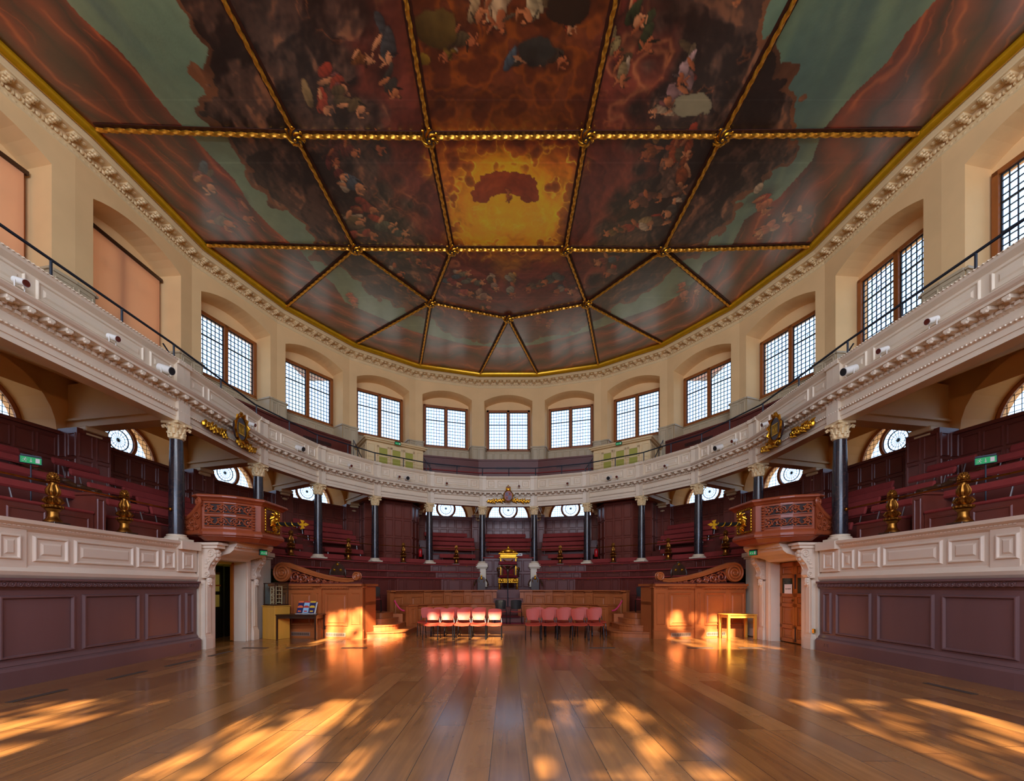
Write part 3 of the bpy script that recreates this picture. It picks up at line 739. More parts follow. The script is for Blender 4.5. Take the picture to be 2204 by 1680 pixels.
# gilded ropes
def rope(mb, a, b_, r=.055):
    a = Vector((*a, ZC-.065)); b_ = Vector((*b_, ZC-.065)); L = (b_-a).length; t = (b_-a).normalized(); u = Vector((0, 0, 1)).cross(t); w = Vector((0, 0, 1))
    n = max(2, int(L/.018)); m = 10; vs, fs = [], []
    for i in range(n+1):
        p = a+t*(L*i/n); ph = (L*i/n)*2*PI/.27
        for k in range(m):
            an = 2*PI*k/m; rr = r*(1+.24*math.cos(3*(an)-ph*1.0)); vs.append(p+u*rr*math.cos(an)+w*rr*math.sin(an))
    for i in range(n):
        for k in range(m): j = (k+1) % m; fs.append((i*m+k, i*m+j, (i+1)*m+j, (i+1)*m+k))
    mb.add(vs, fs)
segs = [((208,274),(635,288)),((635,288),(924,291)),((924,291),(1261,289)),((1261,289),(1555,288)),((1555,288),(1976,283)),
        ((446,524),(764,532)),((764,532),(973,534)),((973,534),(1217,534)),((1217,534),(1427,536)),((1427,536),(1741,527)),
        ((484,0),(635,288)),((635,288),(764,532)),((874,0),(924,291)),((924,291),(973,534)),((1324,0),(1261,289)),((1261,289),(1217,534)),((1707,0),(1555,288)),((1555,288),(1427,536)),
        ((764,532),(617.5,656)),((764,532),(927,649)),((973,534),(927,649)),((927,649),(770,736)),((927,649),(905,781)),((927,649),(1094,683)),
        ((1094,683),(1034,801)),((1094,683),(1156,801)),((1262,651),(1094,683)),((1217,534),(1262,651)),((1427,536),(1262,651)),((1262,651),(1287,781)),((1262,651),(1423,736)),((1427,536),(1570,656))]
DIRS = ['left', 'right']
def where(p):
    x, y = p; s_ = 'left' if x < 1080 else ('right' if x > 1110 else 'centre')
    return s_
seen = {}
for i, (a, b_) in enumerate(segs):
    pa, pb_ = PX(*a), PX(*b_)
    if a[1] == 0:
        d = (pb_[0]-pa[0], pb_[1]-pa[1]); l = math.hypot(*d); pa = (pa[0]-d[0]/l*9, pa[1]-d[1]/l*9)
    m = MB(); rope(m, pa, pb_, .042 if b_[1] < 600 else .036)
    mx_, my_ = (a[0]+b_[0])/2, (a[1]+b_[1])/2
    vert = abs(pa[0]-pb_[0]) < abs(pa[1]-pb_[1])
    lr = 'left of' if mx_ < 1080 else ('right of' if mx_ > 1110 else 'over')
    hor = 'lengthwise' if vert else 'crosswise'
    zone = 'near the top edge' if my_ < 180 else ('level with the upper row of bosses' if my_ < 300 else ('between the two rows of four bosses' if my_ < 500 else ('level with the lower row of bosses' if my_ < 545 else ('just beyond the lower row of bosses' if my_ < 640 else 'running out to the far gilt edge'))))
    far = ['inner', 'middle', 'outer'][min(2, int(abs(mx_-1094)/230))]
    lab = '%s gilded rope %s, %s and %s the golden cloud' % (far, hor, zone, lr)
    if lab in seen: seen[lab] += 1; lab = lab.replace(' gilded rope', ' slanting gilded rope')
    seen[lab] = 1
    o = m.build('gilded_rope', ROPEG, None, True); tag(o, ' '.join(lab.split()[:16]), 'rope moulding', 'gilded ropes dividing the painted ceiling')
bk = MB()
for a, b_ in segs:
    pa, pb_ = PX(*a), PX(*b_)
    if a[1] == 0:
        d = (pb_[0]-pa[0], pb_[1]-pa[1]); l = math.hypot(*d); pa = (pa[0]-d[0]/l*9, pa[1]-d[1]/l*9)
    f = Frame(pa, pb_); bk.wbox(f, 0, f.L, -.10, .10, ZC-.02, ZC-.003)
struct(bk.build('trim_3', mat('dark_ceiling_batten', srgb(60, 26, 14), .5)))
# bosses
ndl = [(635,288,'outer left boss of the upper row'),(924,291,'inner left boss of the upper row'),(1261,289,'inner right boss of the upper row'),(1555,288,'outer right boss of the upper row'),
       (764,532,'outer left boss of the lower row'),(973,534,'inner left boss of the lower row'),(1217,534,'inner right boss of the lower row'),(1427,536,'outer right boss of the lower row'),
       (927,649,'left boss of the far pair'),(1262,651,'right boss of the far pair'),(1094,683,'single boss at the far point')]
m = MB(); m.lathe([(.05, 0), (.16, -.01), (.2, -.05), (.13, -.10), (.06, -.14)], n=20, lobes=5, amp=.08)
boss_hub = m
first = None
for x, y, lab in ndl:
    p = PX(x, y)
    if first is None:
        b = thing('ceiling_boss', '', 'boss', (p[0], p[1], ZC-.03))
        part(boss_hub, 'hub', mat('dark_boss_ground', srgb(46, 26, 14), .5), b, True)
        g = MB()
        for j in range(7):
            a = 2*PI*j/7
            pts = [((.05+.17*s_)*math.cos(a+1.6*s_), (.05+.17*s_)*math.sin(a+1.6*s_), -.11+.06*s_*s_) for s_ in [i/6 for i in range(7)]]
            g.tube(pts, .02, 6, rs=[.014, .024, .034, .036, .03, .02, .01])
            g.ball((.215*math.cos(a+1.3), .215*math.sin(a+1.3), -.05), .035, .035, .025, 6, 4)
        g.ball((0, 0, -.13), .045, n=8)
        part(g, 'gilt_leaves', GOLD, b, True); first = b; kids = list(b.children); KK = [o for o in COL.objects if o.parent == b]
    else:
        b = first.copy(); COL.objects.link(b); b.location = (p[0], p[1], ZC-.03)
        for c in KK: d = c.copy(); COL.objects.link(d); d.parent = b
    b['label'] = 'gilded leafy ' + lab + ' on the painted ceiling'; b['group'] = 'bosses where the ceiling ropes cross'

# ------------------------------------------------------------------ ceiling cornice and gilt edge
rim_in = RIM
gm = MB(); gm.sweep([(-.02, ZC-.002), (-.02, ZC-.05), (.03, ZC-.13), (.09, ZC-.16), (.15, ZC-.14), (.17, ZC-.10), (.17, ZC-.002)], rim_in)
struct(gm.build('trim_4', GOLDP, None, True))
cm = MB(); cm.sweep([(.17, ZC-.02), (.17, ZC-.14), (.24, ZC-.2), (.26, ZC-.23), (.30, ZC-.235), (.56, ZC-.235), (.56, ZC-.30), (.60, ZC-.33), (.615, ZC-.40), (.63, ZC-.41), (.63, ZC-.50), (.66, ZC-.53), (.66, ZC-.02)], rim_in)
struct(cm.build('trim_5', CREAM))
om = MB()
for k in range(3, 16):
    fr = Frame(offset(RIM, .3)[k], offset(RIM, .3)[k+1]); N_ = max(4, round(fr.L/.42)); st = fr.L/N_
    for j in range(N_):
        u = (j+.5)*st; om.M = fr.M(u, 0, ZC-.235)
        om.bev(-.085, .085, -.02, .25, -.055, 0, .015)
        for (x, y, z, r) in ((0, .02, -.08, .05), (-.05, .04, -.06, .035), (.05, .04, -.06, .035), (0, .10, -.09, .05), (-.045, .12, -.08, .035), (.045, .12, -.08, .035), (0, .19, -.09, .055)):
            om.ball((x, y, z), r, r*1.1, r*.8, 6, 4)
        om.lathe([(.06, 0), (.055, -.02), (.03, -.03), (.012, -.04)], (st/2, .12, 0), 8)
        om.M = None
    f2 = Frame(offset(RIM, .57)[k], offset(RIM, .57)[k+1]); N2 = round(f2.L/.17)
    for j in range(N2):
        om.M = f2.M((j+.5)*f2.L/N2, .0, ZC-.345); om.ball((0, 0, 0), .05, .035, .055, 6, 4); om.M = f2.M((j)*f2.L/N2, .0, ZC-.345); om.box(-.012, .012, -.02, .03, -.05, .04)
    f3 = Frame(offset(RIM, .63)[k], offset(RIM, .63)[k+1]); N3 = round(f3.L/.13)
    for j in range(N3):
        om.M = f3.M((j+.5)*f3.L/N3, 0, ZC-.455); om.ball((0, 0, 0), .045, .012, .03, 6, 3)
om.M = None
struct(om.build('trim_6', CREAM, None, True))

# ------------------------------------------------------------------ gallery: entablature, parapet, soffit
GZ = {'arch': 5.465, 'fr': 5.72, 'dent': 5.92, 'mod': 6.0, 'cor': 6.07, 'top': 6.17, 'par0': 6.2, 'par1': 6.86}
gal = thing('gallery', 'curved cream upper gallery with carved entablature and panelled parapet on dark columns', 'gallery', (0, 16, 5.5))
e0 = MB()
prof = [(.16, 5.465), (-.13, 5.465), (-.13, 5.56), (-.15, 5.565), (-.15, 5.67), (-.19, 5.70), (-.20, 5.73), (-.12, 5.75), (-.12, 5.90), (-.17, 5.93), (-.17, 6.0), (-.20, 6.02), (-.22, 6.06),
        (-.40, 6.065), (-.40, 6.11), (-.44, 6.14), (-.47, 6.18), (-.47, 6.195), (-.12, 6.24), (.16, 6.24)]
e0.sweep(prof, CL)
part(e0, 'entablature', STONEW, gal, local=False)
pr = MB(); pr.sweep([(-.16, 6.2), (-.16, 6.30), (-.13, 6.33), (-.10, 6.35), (-.10, 6.76), (-.14, 6.79), (-.19, 6.83), (-.21, 6.87), (-.21, 6.90), (.08, 6.90), (.08, 6.2)], CL)
part(pr, 'parapet', STONEW, gal, local=False)
FB = range(3, 16)
CFR = {}
def cfr(k, d=0):
    l = offset(CL, d); return Frame(l[k], l[k+1])
for k in FB:
    m = MB(); fr = cfr(k, -.10); L = fr.L; pw = .19
    # parapet pilasters and panels
    for u in (0, L):
        a, b_ = (0, pw) if u == 0 else (L-pw, L)
        m.wbox(fr, a, b_, -.08, 0, 6.22, 6.80); m.wbox(fr, a, b_, -.13, .05, 6.80, 6.91); m.wbox(fr, a, b_, -.12, 0, 6.22, 6.33)
    I = L-2*pw
    nw = 3
    ws = [.22, .56, .22] if L < 3.5 else [.2, .6, .2]
    u = pw
    for w in ws:
        m.panel(fr, u+.07, u+w*I-.07, 6.39, 6.73, .05, .03, .05); u += w*I
    part(m, 'parapet_panels', STONEW, gal, local=False)
    # breaks of the entablature over the columns
    m = MB(); fr = cfr(k, -.13)
    for (a, b_) in ((0, .17), (L-.17, L)):
        m = MB(); m.wbox(fr, a, b_, -.07, .05, 5.465, 5.93)
        part(m, 'entablature_break', STONEW, gal, local=False)
    # ornament
    m = MB(); f0 = cfr(k, -.20); N_ = max(4, round(f0.L/.27)); st = f0.L/N_
    for j in range(N_):
        m.M = f0.M((j+.5)*st, 0, 6.0); m.bev(-.055, .055, -.19, .02, .0, .063, .01); m.ball((0, -.16, .0), .05, .04, .035, 6, 4); m.ball((st/2, -.09, .055), .045, .045, .02, 6, 3)
    m.M = None; part(m, 'modillions', STONEW, gal, True, local=False)
    m = MB(); f0 = cfr(k, -.17); N_ = round(f0.L/.115); st = f0.L/N_
    for j in range(N_):
        m.wbox(f0, (j+.22)*st, (j+.78)*st, -.035, .01, 5.93, 5.985)
    part(m, 'dentils', STONEW, gal, local=False)['kind'] = 'stuff'
    m = MB(); N_ = round(f0.L/.13); st = f0.L/N_
    for j in range(N_):
        m.M = f0.M((j+.5)*st, -.03, 6.02); m.ball((0, 0, 0), .042, .035, .04, 6, 4)
    for j in range(N_*2):
        m.M = f0.M((j+.5)*st/2, -.02, 5.70); m.ball((0, 0, 0), .02, .02, .02, 5, 3)
        m.M = f0.M((j+.5)*st/2, .05, 5.915); m.ball((0, 0, 0), .022, .02, .02, 5, 3)
        m.M = f0.M((j+.5)*st/2, -.05+.0, 6.885); m.ball((0, 0, 0), .016, .02, .014, 5, 3)
    m.M = None; part(m, 'egg_and_dart', STONEW, gal, True, local=False)['kind'] = 'stuff'
# sloping soffit and radial beams with scroll brackets
sf = MB(); A = offset(CL, .1)
for k in range(NB):
    sf.add([(*A[k], 5.62), (*A[k+1], 5.62), (*WL[k+1], 6.75), (*WL[k], 6.75)], [(0, 1, 2, 3)])
    sf.add([(*A[k], 5.72), (*A[k+1], 5.72), (*WL[k+1], 6.85), (*WL[k], 6.85)], [(0, 1, 2, 3)])
part(sf, 'soffit', PLASTER, gal, local=False)
for i in range(3, 17):
    fr = Frame(CL[i], WL[i]); L = fr.L; m = MB()
    m.wbox(fr, 0, L, -.15, .15, 5.62, 6.6); m.wbox(fr, 0, L, -.17, .17, 5.50, 5.62); m.wbox(fr, .05, L, -.22, .22, 5.66, 5.71)
    part(m, 'radial_beam', CREAM, gal, local=False)
    m = MB(); m.M = fr.M(L, 0, 5.5)
    m.bev(-.72, -.02, -.24, .24, -.12, 0, .02); m.bev(-.62, -.02, -.20, .20, -.22, -.12, .03)
    pts = [(-.10-.45*s_, 0, -.55+.33*math.sin(s_*PI/2)) for s_ in [i_/6 for i_ in range(7)]]
    m.bev(-.46, -.02, -.13, .13, -.34, -.2, .04); m.bev(-.28, -.02, -.12, .12, -.5, -.32, .05)
    for y in (-.14, .14): m.lathe([(.1, -.03), (.12, 0), (.1, .03)], (-.42, y, -.30), 12, 'y'); m.lathe([(.06, -.03), (.07, 0), (.06, .03)], (-.18, y, -.50), 12, 'y')
    for x in (-.52, -.42, -.32, -.22): m.ball((x, 0, -.36-.3*(x+.52)), .06, .13, .05, 8, 4)
    m.M = None; part(m, 'scroll_bracket', CREAM, gal, local=False)

# marbled columns
SIDEW = lambda i: 'left' if i < 10 else 'right'
CLAB = {0: 'beside the throne', 1: 'second from the throne', 2: 'third from the throne', 3: 'fourth from the throne', 4: 'fifth from the throne, behind the carved pulpit', 5: 'standing on the end of the panelled side box'}
def make_column():
    r = thing('marbled_column', '', 'column')
    m = MB(); m.bev(-.235, .235, -.235, .235, 0, .06, .006); m.lathe([(.225, .06), (.235, .085), (.21, .11), (.185, .115), (.185, .125), (.20, .135), (.195, .155), (.165, .165)], n=24)
    part(m, 'base', STONEW, r, True)
    m = MB(); pf = [(.165, .16)]+[(.155-.027*max(0, (t-.33)/.67)**1.6, .17+2.25*t) for t in [i/10 for i in range(11)]]; m.lathe(pf+[(.14, 2.43)], n=24)
    part(m, 'shaft', MARBLE, r, True)
    m = MB(); m.lathe([(.135, 2.42), (.15, 2.435), (.135, 2.45), (.125, 2.46), (.125, 2.6), (.15, 2.68), (.2, 2.75), (.19, 2.77)], n=20)
    for tier, (z0, h, r0, n_, o_) in enumerate(((2.45, .13, .13, 8, 0), (2.53, .16, .135, 8, .5))):
        for j in range(n_):
            a = 2*PI*(j+o_)/n_; pts = [((r0+.005+.055*(s_**3))*math.cos(a), (r0+.005+.055*(s_**3))*math.sin(a), z0+h*math.sin(s_*1.75)) for s_ in [i/5 for i in range(6)]]
            m.tube(pts, .03, 5, rs=[.034, .04, .04, .036, .03, .016])
    for j in range(4):
        a = PI/4+j*PI/2; c, s_ = math.cos(a), math.sin(a)
        m.tube([(.12*c, .12*s_, 2.62), (.17*c, .17*s_, 2.68), (.235*c, .235*s_, 2.725), (.265*c, .265*s_, 2.70), (.25*c, .25*s_, 2.665), (.225*c, .225*s_, 2.68)], .024, 6)
        a = j*PI/2; c, s_ = math.cos(a), math.sin(a); m.ball((.19*c, .19*s_, 2.745), .04, .04, .035, 6, 4)
    P_ = []
    for j in range(4):
        a0 = PI/4+j*PI/2; a1 = a0+PI/2; P_.append((.29*math.cos(a0), .29*math.sin(a0))); mid = (a0+a1)/2; P_.append((.175*math.cos(mid), .175*math.sin(mid)))
    m.prism(P_, 2.765, 2.825)
    part(m, 'capital', CREAM, r, True)
    return r
c0 = make_column(); ck = list(c0.children)
col_of = {}
for i in range(4, 16):
    o = c0
    if i > 4:
        o = c0.copy(); COL.objects.link(o)
        for c in ck: d = c.copy(); COL.objects.link(d); d.parent = o
    a, b_ = CL[i-1], CL[i+1]
    o.location = (*CL[i], 2.64); o.rotation_euler = (0, 0, math.atan2(b_[1]-a[1], b_[0]-a[0]))
    j = 9-i if i < 10 else i-10
    o['label'] = 'dark marbled column on the %s, %s' % (SIDEW(i), CLAB[j]); o['group'] = 'marbled columns carrying the gallery'

# ------------------------------------------------------------------ upper gallery seating, railing, vestibules
URG = lambda t: [lerp(a, b_, t) for a, b_ in zip(offset(CL, .1), WL)]
def strip(m, k, t0, t1, z0, z1, trim=(0, 0)):
    a, b_ = URG(t0), URG(t1)
    p = [lerp(a[k], a[k+1], trim[0]), lerp(a[k], a[k+1], 1-trim[1]), lerp(b_[k], b_[k+1], 1-trim[1]), lerp(b_[k], b_[k+1], trim[0])]
    m.add([(x, y, z) for z in (z0, z1) for x, y in p], [(0,3,2,1),(4,5,6,7),(0,1,5,4),(1,2,6,5),(2,3,7,6),(3,0,4,7)])
def bayname(k):
    n = {9: 'in the central bay behind the throne', 8: 'in the first bay left of centre', 10: 'in the first bay right of centre', 7: 'in the second bay left of centre', 11: 'in the second bay right of centre',
         6: 'in the third bay left of centre', 12: 'in the third bay right of centre', 5: 'in the fourth bay left of centre', 13: 'in the fourth bay right of centre',
         4: 'in the bay over the left pulpit', 14: 'in the bay over the right pulpit', 3: 'above the left side box', 15: 'above the right side box'}
    return n[k]
for k in FB:
    if k in (7, 11): continue
    t = thing('gallery_bench', 'maroon stepped gallery bench with grille under tall windows, '+bayname(k), 'bench', (*lerp(URG(.7)[k], URG(.7)[k+1], .5), 7.2), 0, 'benches of the upper gallery')
    m = MB(); strip(m, k, 0, .30, 6.10, 6.25); strip(m, k, .30, .45, 6.24, 6.3); strip(m, k, .45, .72, 6.62, 7.0); strip(m, k, .45, .46, 6.28, 7.0); strip(m, k, .72, .97, 6.95, 7.6)
    part(m, 'steps', MAROON2, t, local=False)
    m = MB(); strip(m, k, .93, .995, 7.6, 8.42); strip(m, k, .91, .995, 8.42, 8.5)
    part(m, 'back_board', MAROON2, t, local=False)
    m = MB(); strip(m, k, .43, .60, 7.0, 7.04); strip(m, k, .70, .86, 7.6, 7.65); part(m, 'cushion', CUSH, t, local=False)
    a, b_ = URG(.93)[k], URG(.93)[k+1]; fr = Frame(a, b_); m = MB()
    for j in range(26): u = fr.L/2-.65+j*.05; m.wbox(fr, u, u+.025, -.015, 0, 7.95, 8.1)
    part(m, 'grille', BLACKP, t, local=False)
# floor ring behind the parapet at the vestibules
for k in (7, 11):
    m = MB(); strip(m, k, 0, .30, 6.1, 6.25); strip(m, k, .30, .98, 6.9, 6.95); o = m.build('gallery_floor', MAROON2); o.parent = gal; o.matrix_parent_inverse = Matrix.Translation(gal.location).inverted()
# iron rail
for s_, rng, nm in (('left', range(3, 10), 'left'), ('right', range(9, 16), 'right')):
    ln = offset(CL, .12)
    pts = [ln[i] for i in rng]
    if s_ == 'left': pts = pts+[(0, pts[-1][1])]
    else: pts = [(0, ln[10][1])]+[ln[i] for i in range(10, 17)]
    t = thing('iron_handrail', 'dark iron handrail with thin posts above the %s half of the gallery parapet' % s_, 'handrail', (*pts[3], 6.9))
    m = MB(); m.tube([(x, y, 7.39) for x, y in pts], .026, 8); part(m, 'rail', IRON, t, True, local=False)
    posts = []
    for a, b_ in zip(pts[:-1], pts[1:]):
        L = math.hypot(b_[0]-a[0], b_[1]-a[1]); nn = max(1, round(L/1.45))
        for j in range(nn): posts.append(lerp(a, b_, j/nn+.02))
    for x, y in posts:
        m = MB(); m.tube([(x, y, 6.6), (x, y, 7.39)], .021, 8); part(m, 'post', IRON, t, local=False)
# sloping stair rails
for (k, u0, u1, lab) in ((4, .06, .42, 'over left side of the gallery'), (14, .58, .94, 'over right side of the gallery')):
    a, b_ = offset(CL, .5)[k], offset(CL, .5)[k+1]; p, q = lerp(a, b_, u0), lerp(a, b_, u1)
    z0, z1 = (7.5, 6.7) if k == 4 else (6.7, 7.5)
    t = thing('stair_handrail', 'short sloping iron stair rail '+lab, 'handrail', (*p, 6.25))
    m = MB(); m.tube([(*p, z0), (*q, z1)], .018, 6); part(m, 'rail', IRON, t, local=False)
    m = MB(); m.tube([(*lerp(p, q, .35), 6.3), (*lerp(p, q, .35), z0+(z1-z0)*.35)], .018, 6); part(m, 'post', IRON, t, local=False)

def text(s_, size, m, parent, M, name='lettering', ext=.002):
    c = bpy.data.curves.new(name, 'FONT'); c.body = s_; c.size = size; c.align_x = 'CENTER'; c.align_y = 'CENTER'; c.extrude = ext
    o = bpy.data.objects.new(name, c); me = bpy.data.meshes.new_from_object(o); bpy.data.objects.remove(o)
    me.materials.clear(); me.materials.append(m); o = bpy.data.objects.new(name, me); COL.objects.link(o); o.parent = parent; o.matrix_basis = M; return o
def exit_sign(loc, rz, lab, w=.36, h=.13, hang=True):
    """front faces local -y"""
    t = thing('exit_sign', lab, 'exit sign', loc, rz)
    m = MB(); m.bev(-w/2-.015, w/2+.015, -.02, .03, -h/2-.012, h/2+.012, .006)
    if hang: m.box(-w/2, w/2, -.03, .05, h/2+.012, h/2+.04)
    part(m, 'housing', IRON, t)
    m = MB(); m.box(-w/2, w/2, -.024, -.018, -h/2, h/2); part(m, 'green_panel', SIGNLIT, t)
    m = MB(); a = -.0265
    s_ = h
    def line(pts, r): m.tube([(x*s_, a, z*s_) for x, z in pts], r*s_, 6)
    ox = -w/2/s_*.55
    line([(ox, .12), (ox-.05, -.1)], .06); m.ball(((ox+.05)*s_, a, .27*s_), .07*s_, .003, .07*s_, 8, 4)
    line([(ox-.05, -.1), (ox+.12, -.2), (ox+.08, -.36)], .035); line([(ox-.05, -.1), (ox-.18, -.22), (ox-.34, -.22)], .035)
    line([(ox, .12), (ox+.2, .04), (ox+.27, .12)], .028); line([(ox, .12), (ox-.2, .12), (ox-.25, -.0)], .028)
    line([(0, .3), (0, -.3)], .04); line([(-.12, -.14), (0, -.32), (.12, -.14)], .04)
    x0 = w*.22; m.box(x0, x0+w*.2, a-.002, a+.002, -h*.36, h*.36)
    part(m, 'pictogram', PAPER, t); return t
VGL = mat('vestibule_pane', srgb(150, 150, 60), .15, spec=.8)
PANEGLOW = emis('glowing_door_pane', srgb(150, 146, 62), .10)  # emission put into the panes in place of a lit interior behind
for k, s_ in ((7, 'left'), (11, 'right')):
    fr = BAYS[k]
    # local frame: x along, y outward (front at y=0), sits on the gallery floor
    cpt = lerp(URG(.30)[k], URG(.30)[k+1], .5)
    t = thing('vestibule', 'cream panelled door vestibule with glazed doors on the %s of the gallery' % s_, 'vestibule', (*cpt, 6.25), fr.rot())
    H = 1.93; w = 1.36
    m = MB(); m.bev(-w, w, .05, 2.0, 0, H, .02); m.bev(-w-.03, w+.03, .0, 2.02, 0, .16, .02)
    m.bev(-w-.10, w+.10, -.08, 2.05, H, H+.06, .02); m.bev(-w-.16, w+.16, -.14, 2.1, H+.06, H+.13, .02); m.bev(-w-.05, w+.05, -.03, 2.0, H+.13, H+.19, .02)
    F_ = Frame((-w, .05), (w, .05)); m.panel(F_, .04, .36, .2, .95, .04, .02); m.panel(F_, .04, .36, 1.02, 1.82, .04, .02); m.panel(F_, 2*w-.36, 2*w-.04, .2, .95, .04, .02); m.panel(F_, 2*w-.36, 2*w-.04, 1.02, 1.82, .04, .02)
    for sx in (-1, 1):
        F2 = Frame((sx*w, 2.0) if sx < 0 else (w, .05), (-w, .05) if sx < 0 else (w, 2.0)); m.panel(F2, .1, .9, .2, 1.8, .04, .02); m.panel(F2, 1.0, 1.8, .2, 1.8, .04, .02)
    part(m, 'casing', CREAM, t)
    for j in range(3):
        x = -.9+j*.62
        m = MB()
        for (a, b_, c, d) in ((x, x+.09, .05, 1.78), (x+.47, x+.56, .05, 1.78), (x, x+.56, .05, .3), (x, x+.56, 1.68, 1.78), (x, x+.56, 1.28, 1.34), (x, x+.56, .72, .78)): m.box(a, b_, .0, .05, c, d)
        part(m, 'door_leaf', CREAM, t)
        m = MB(); m.box(x+.09, x+.47, .025, .035, .78, 1.28); m.box(x+.09, x+.47, .025, .035, 1.34, 1.68); m.box(x+.09, x+.47, .025, .035, .3, .72); part(m, 'door_pane', PANEGLOW if j < 3 else VGL, t)
        if j < 2: m = MB(); m.tube([(x+.53, -.03, .7), (x+.53, -.03, .95)], .012, 6); part(m, 'door_handle', BRASS, t)
    p = fr
    q = Matrix.Translation((*cpt, 6.25)) @ Matrix.Rotation(fr.rot(), 4, 'Z') @ Vector((.0 if s_ == 'left' else 0, -.16, H+.03))
    exit_sign(tuple(q), fr.rot(), 'small green exit sign over the %s gallery vestibule doors' % s_, .26, .1)
    # sloping rails flanking the vestibule
    for sx in (-1, 1):
        r = thing('stair_handrail', 'iron stair rail sloping down the %s side of the %s gallery vestibule' % ('left' if sx < 0 else 'right', s_), 'handrail', (0, 0, 0))
        r.location = (Matrix.Translation((*cpt, 6.25)) @ Matrix.Rotation(fr.rot(), 4, 'Z') @ Vector((sx*(w+.30), -.2, 0)))
        r.rotation_euler = (0, 0, fr.rot()); m = MB(); m.tube([(0, 0, 0), (0, 0, 1.05), (0, 1.3, 2.15), (0, 1.3, 1.3)], .02, 6); part(m, 'rail', IRON, r)
        m = MB(); m.tube([(0, .6, .3), (0, .6, 1.55)], .018, 6); part(m, 'post', IRON, r)

# ------------------------------------------------------------------ lower tiers
# panelled back wall under the lunettes
bw_ = MB(); lr_ = offset(WL, -.05)
for k in range(2, 17):
    fr = Frame(lr_[k], lr_[k+1]); L = fr.L; bw_.wbox(fr, 0, L, 0, .05, 2.0, 5.28); bw_.wbox(fr, -.02, L+.02, -.06, .05, 5.28, 5.36)
    nn = max(4, round(L/.42))
    for j in range(nn):
        u0 = L*j/nn+.02; u1 = L*(j+1)/nn-.02; bw_.panel(fr, u0, u1, 4.72, 5.2, .04, .022); bw_.panel(fr, u0, u1, 3.9, 4.66, .04, .022)
    # pier boards at each end projecting
for i in range(3, 17):
    fr = Frame(RING(.80)[i], WL[i]); m = bw_
    f2 = Frame(fr.p(-.0, .36, 0)[:2], fr.p(0, -.36, 0)[:2])
    m.wbox(fr, 0, fr.L, -.36, .36, 2.0, 5.42)
    F3 = Frame(fr.p(0, .36, 0)[:2], fr.p(0, -.36, 0)[:2]); F4 = Frame(fr.p(fr.L, .36, 0)[:2], fr.p(0, .36, 0)[:2]); F5 = Frame(fr.p(0, -.36, 0)[:2], fr.p(fr.L, -.36, 0)[:2])
    # the visible faces look to the room; panel() raises towards -d of its frame
    for F_, L_ in ((F3, .72), (F4, fr.L), (F5, fr.L)):
        for z0, z1 in ((4.72, 5.3), (3.9, 4.66), (3.0, 3.84)):
            for j in range(2): bw_.panel(F_, L_*j/2+.03, L_*(j+1)/2-.03, z0, z1, .04, .022)
struct(bw_.build('trim_7', MAROON))
TT = [.10, .24, .38, .52, .66, .80]; TZ = [2.86, 3.17, 3.58, 3.85, 4.12, 4.39]
ROWN = ['front', 'second', 'third', 'fourth', 'fifth', 'top']
